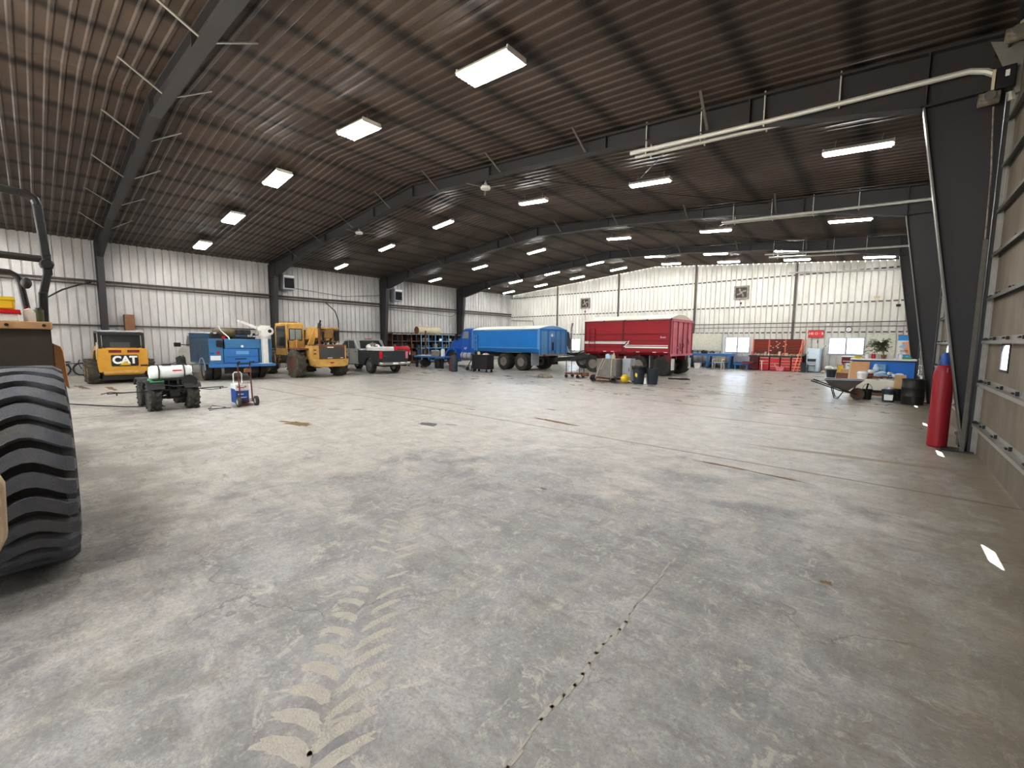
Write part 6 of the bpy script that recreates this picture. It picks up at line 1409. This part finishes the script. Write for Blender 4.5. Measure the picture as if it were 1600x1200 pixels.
# ================================================================== red cylinder and chains by the near column
o=T('gas_cylinder','tall red gas cylinder with a faded blue cap by the nearest column','gas cylinder',(.72,9.3,0))
x,y=.725,9.37; B().lathe((x,y,0),'z',[(.105,0),(.118,.015),(.12,.03),(.12,1.12),(.115,1.18),(.095,1.25),(.06,1.295),(.05,1.31)],36).mk('cylinder','redcyl',o)
B().lathe((x,y,0),'z',[(.062,1.27),(.066,1.28),(.062,1.36),(.055,1.43),(.035,1.475),(.015,1.485)],24).mk('cap','cap',o)
b=B()
for s in(-1,1): b.rng(x+s*.06-.004,x+s*.06+.004,y-.012,y+.012,1.36,1.42)
b.mk('cap_slot','black',o); B().add([(x+.02,y-.119,1.18),(x+.11,y-.05,1.18),(x+.095,y-.045,1.24),(x+.02,y-.10,1.25)],[(0,1,2,3)]).mk('sticker','cream',o)
def chain(x,y,z0,z1,l):
    b=B(); z=z1; k=0
    while z>z0:
        p=[(x+(.013*math.cos(a) if k%2 else 0),y+(0 if k%2 else .013*math.cos(a)),z+.022*math.sin(a)) for a in [2*PI*i/8 for i in range(8)]]
        b.tube(p,.005,5,closed=True); z-=.033; k+=1
    return tag(recentre(b.mk('hanging_chain','rust'),(x,y,z1)),l,'chain','door chains hanging by the nearest column')
chain(.80,9.55,.40,1.35,'rusty hoist chain hanging just right of the red cylinder, left strand')
chain(.83,9.62,.30,1.3,'rusty hoist chain hanging closest to the column flange, lower end loose')
chain(.815,9.68,.55,1.25,'short rusty chain looped behind the two hanging strands')
chain(.845,9.74,.60,1.6,'thin rusty chain hanging furthest behind beside the nearest column')
tag(recentre(B().rng(.98,1.06,9.55,9.85,.0,.40).rng(.96,1.08,9.5,9.9,.16,.19).mk('floor_bracket','black'),(1.0,9.7,0)),'black steel bracket on the floor behind the nearest column','bracket')
def operator(x,y,z,l):
    o=T('door_operator',l,'door motor',(x,y,z)); B().cyl((x-.12,y,z),(x+.08,y,z),.085,n=18).mk('motor','clutter',o); B().rng(x+.02,x+.20,y-.10,y+.10,z+.06,z+.34).mk('gearbox','black',o,bev=.01)
    B().rng(x-.02,x+.01,y-.12,y-.09,z+.06,z+.32).mk('bracket','cream',o); B().lathe((x-.02,y-.10,z),'y',[(.055,-.012),(.07,0),(.055,.012)],20).mk('chain_wheel','steel_l',o); B().rng(x+.10,x+.14,y-.106,y-.10,z+.2,z+.28).mk('label_plate','text_w',o); return o
tag(recentre(B().tube([(.90,9.06,4.9),(.95,9.06,4.0),(.965,9.06,3.1)],.010,6).mk('operator_chain','clutter'),(.9,9.06,4.9)),'long thin hand chain hanging from the cream and black door motor','chain')
operator(.86,9.0,5.0,'cream and black door motor high on the nearest column')
operator(1.0,8.5,5.52,'cream door motor at the top right edge above the big door')

# bicycle like wheel frame by the left wall
o=T('bicycle','dark small wheeled cycle leaning against the left wall behind the big loader','bicycle',(XL+.6,1.0,0))
b=B()
for y in(.75,1.35): b.tube([(XL+.35,y+.26*math.cos(a),.30+.26*math.sin(a)) for a in [2*PI*i/20 for i in range(20)]],.03,6,closed=True)
b.mk('wheel','black',o); B().tube([(XL+.35,.75,.3),(XL+.35,.95,.55),(XL+.35,1.25,.55),(XL+.35,1.35,.3)],.02,6).tube([(XL+.35,.95,.55),(XL+.35,1.05,.3),(XL+.35,1.25,.55)],.02,6).tube([(XL+.35,1.25,.55),(XL+.35,1.3,.7)],.02,6).mk('frame','steel',o); B().tube([(XL+.2,1.3,.7),(XL+.5,1.3,.7)],.015,6).mk('handlebar','black',o); B().sph((XL+.35,.92,.62),(.05,.12,.03)).mk('seat','black',o)
# cables and hoses on the floor
def ground_line(pts,r,m,name,l,c):
    return tag(recentre(B().tube([(p[0],p[1],r) for p in pts],r,6).mk(name,m),(pts[0][0],pts[0][1],0)),l,c)
ground_line([(-17,-.6),(-15.5,.2),(-14.2,.9),(-13.4,1.35),(-12.9,2.0)],.012,'black','floor_hose','thin dark hose trailing over the floor left of the quad bike','hose')
ground_line([(-11.9,2.7),(-11.4,2.55),(-11.7,2.95),(-12.2,2.8),(-11.7,2.6),(-11.5,3.0)],.008,'black','extension_cord','thin loose cord on the floor between quad bike and hand truck','cord')

# ------------------------------------------------------------------ prints and stains lying on the floor
FL=bpy.data.objects['floor']
def blob(b,cx,cy,L_,W_,ang,z=.0012,n=14,j=.12,rs=random.Random(8),bend=0.):
    vs=[]
    for i in range(n):
        a=2*PI*i/n; k=1+j*(rs.random()-.5); u,v=L_/2*math.copysign(abs(math.cos(a))**.6,math.cos(a))*k,W_/2*math.copysign(abs(math.sin(a))**.7,math.sin(a))*k
        v+=bend*u*u/L_; vs.append((cx+u*math.cos(ang)-v*math.sin(ang),cy+u*math.sin(ang)+v*math.cos(ang),z))
    b.add(vs,[tuple(range(n))])
d=Vector((-1.2,1.12)).normalized(); nrm=Vector((d.y,-d.x)); st=Vector((-1.56,.62)); b=B(); rs=random.Random(6)
ang=math.atan2(d.y,d.x)
for k in range(9):
    f_=1-.05*k
    p=st+d*(.135*k)-nrm*.115+d*.03; blob(b,p.x,p.y,.26*f_,.080*f_,ang+R(68),rs=rs,bend=.5,j=.35,n=24)
    p=st+d*(.135*k)+nrm*.085-d*.03; blob(b,p.x,p.y,.31*f_,.060*f_,ang-R(50),rs=rs,bend=-.3,j=.35,n=24)
for k in range(12):
    p=st+d*(1.25+.13*k)
    for s in(-1,1):
        if rs.random()<.7: q=p+nrm*s*.10; blob(b,q.x,q.y,.16,.035,ang+R(-60*s),rs=rs,j=.5)
o=b.mk('tire_print','dustprint',FL,smooth=False); o['kind']='stuff'
b=B(); 
for x,y,L_,W_,a in((-6.55,4.98,.45,.22,.2),(-6.2,5.25,.25,.06,.4),(-9.15,4.95,.35,.1,1.),(-9.6,4.6,.3,.1,.8),(-7.3,6.8,.3,.08,.2),(-5.9,8.1,.3,.1,.1),(-2.7,3.6,.08,.04,0)): blob(b,x,y,L_,W_,a,rs=rs,j=.5)
b.mk('oil_stain','oil',FL,smooth=False)
b=B()
for x,y,L_,W_,a in((-8.42,3.29,.6,.28,.2),(-8.8,3.2,.3,.1,.5),(-.18,3.43,.06,.05,0),(-5.0,6.9,1.2,.12,-.12),(-1.5,5.9,.7,.07,-.05),(-.9,5.85,.6,.05,-.08),(-20,1.0,1.6,.2,.1),(-19,1.6,1.8,.15,.05)): blob(b,x,y,L_,W_,a,rs=rs,j=.7,n=22)
b.mk('mud_streak','mud',FL,smooth=False)
b=B()
for x,y,L_,W_,a in((-2.5,11.3,5.5,.10,.02),(-4.5,12.6,7,.07,.01),(-3.2,14.3,8,.12,.0),(-5,15.0,6,.08,-.01),(-1.5,9.7,3.5,.07,.03),(-9.5,7.0,4,.09,.08),(-13.5,5.1,5,.08,.05),(-6.5,17.6,9,.12,.0),(-15.5,10.5,7,.12,.06),(-.2,7.6,2.2,.16,.1)): blob(b,x,y,L_,W_,a,rs=rs,j=.8,n=40,z=.0008)
b.mk('tire_track_dirt','trackdirt',FL,smooth=False)
b=B(); p0,p1=Vector((-.96,.95)),Vector((-1.06,3.1)); n=26; rs=random.Random(3)
for k in range(n):
    t=k/n; c=p0.lerp(p1,t); b.box((c.x+.012*math.sin(k),c.y,.001),(.008+.022*rs.random()*(1-abs(t-.45)),.10,.0012),(0,0,.1*rs.random()))
b.mk('dust_scrape','dustprint',FL,smooth=False)

# ------------------------------------------------------------------ light, sky, camera
w=bpy.data.worlds.new('sky'); SC.world=w; w.use_nodes=True; nt=w.node_tree
bg=nt.nodes['Background']; bg.inputs[0].default_value=(.88,.94,1,1); bg.inputs[1].default_value=6.0
ld=bpy.data.lights.new('sun','SUN'); ld.energy=60; ld.angle=.01; ld.color=(1,.96,.9)
so=bpy.data.objects.new('sun',ld); COL.objects.link(so); so.rotation_euler=Vector((-.40,.93,-1.47)).to_track_quat('-Z','Y').to_euler()
cam=bpy.data.cameras.new('camera'); co=bpy.data.objects.new('camera',cam); COL.objects.link(co)
cam.sensor_fit='HORIZONTAL'; cam.sensor_width=36; cam.lens=657.61/1600*36; cam.clip_start=.05; cam.clip_end=200
yaw,pitch,roll=.722,.0992,.0068
F=Vector((-math.sin(yaw)*math.cos(pitch),math.cos(yaw)*math.cos(pitch),-math.sin(pitch))); r0=Vector((math.cos(yaw),math.sin(yaw),0)); u0=r0.cross(F)
Rr=r0*math.cos(roll)+u0*math.sin(roll); U=-r0*math.sin(roll)+u0*math.cos(roll)
m=Matrix((Rr,U,-F)).transposed().to_4x4(); m.translation=Vector((0,0,1.6)); co.matrix_world=m
SC.camera=co
SC.view_settings.view_transform='Standard'; SC.view_settings.look='None'; SC.view_settings.exposure=.6; SC.view_settings.gamma=.86
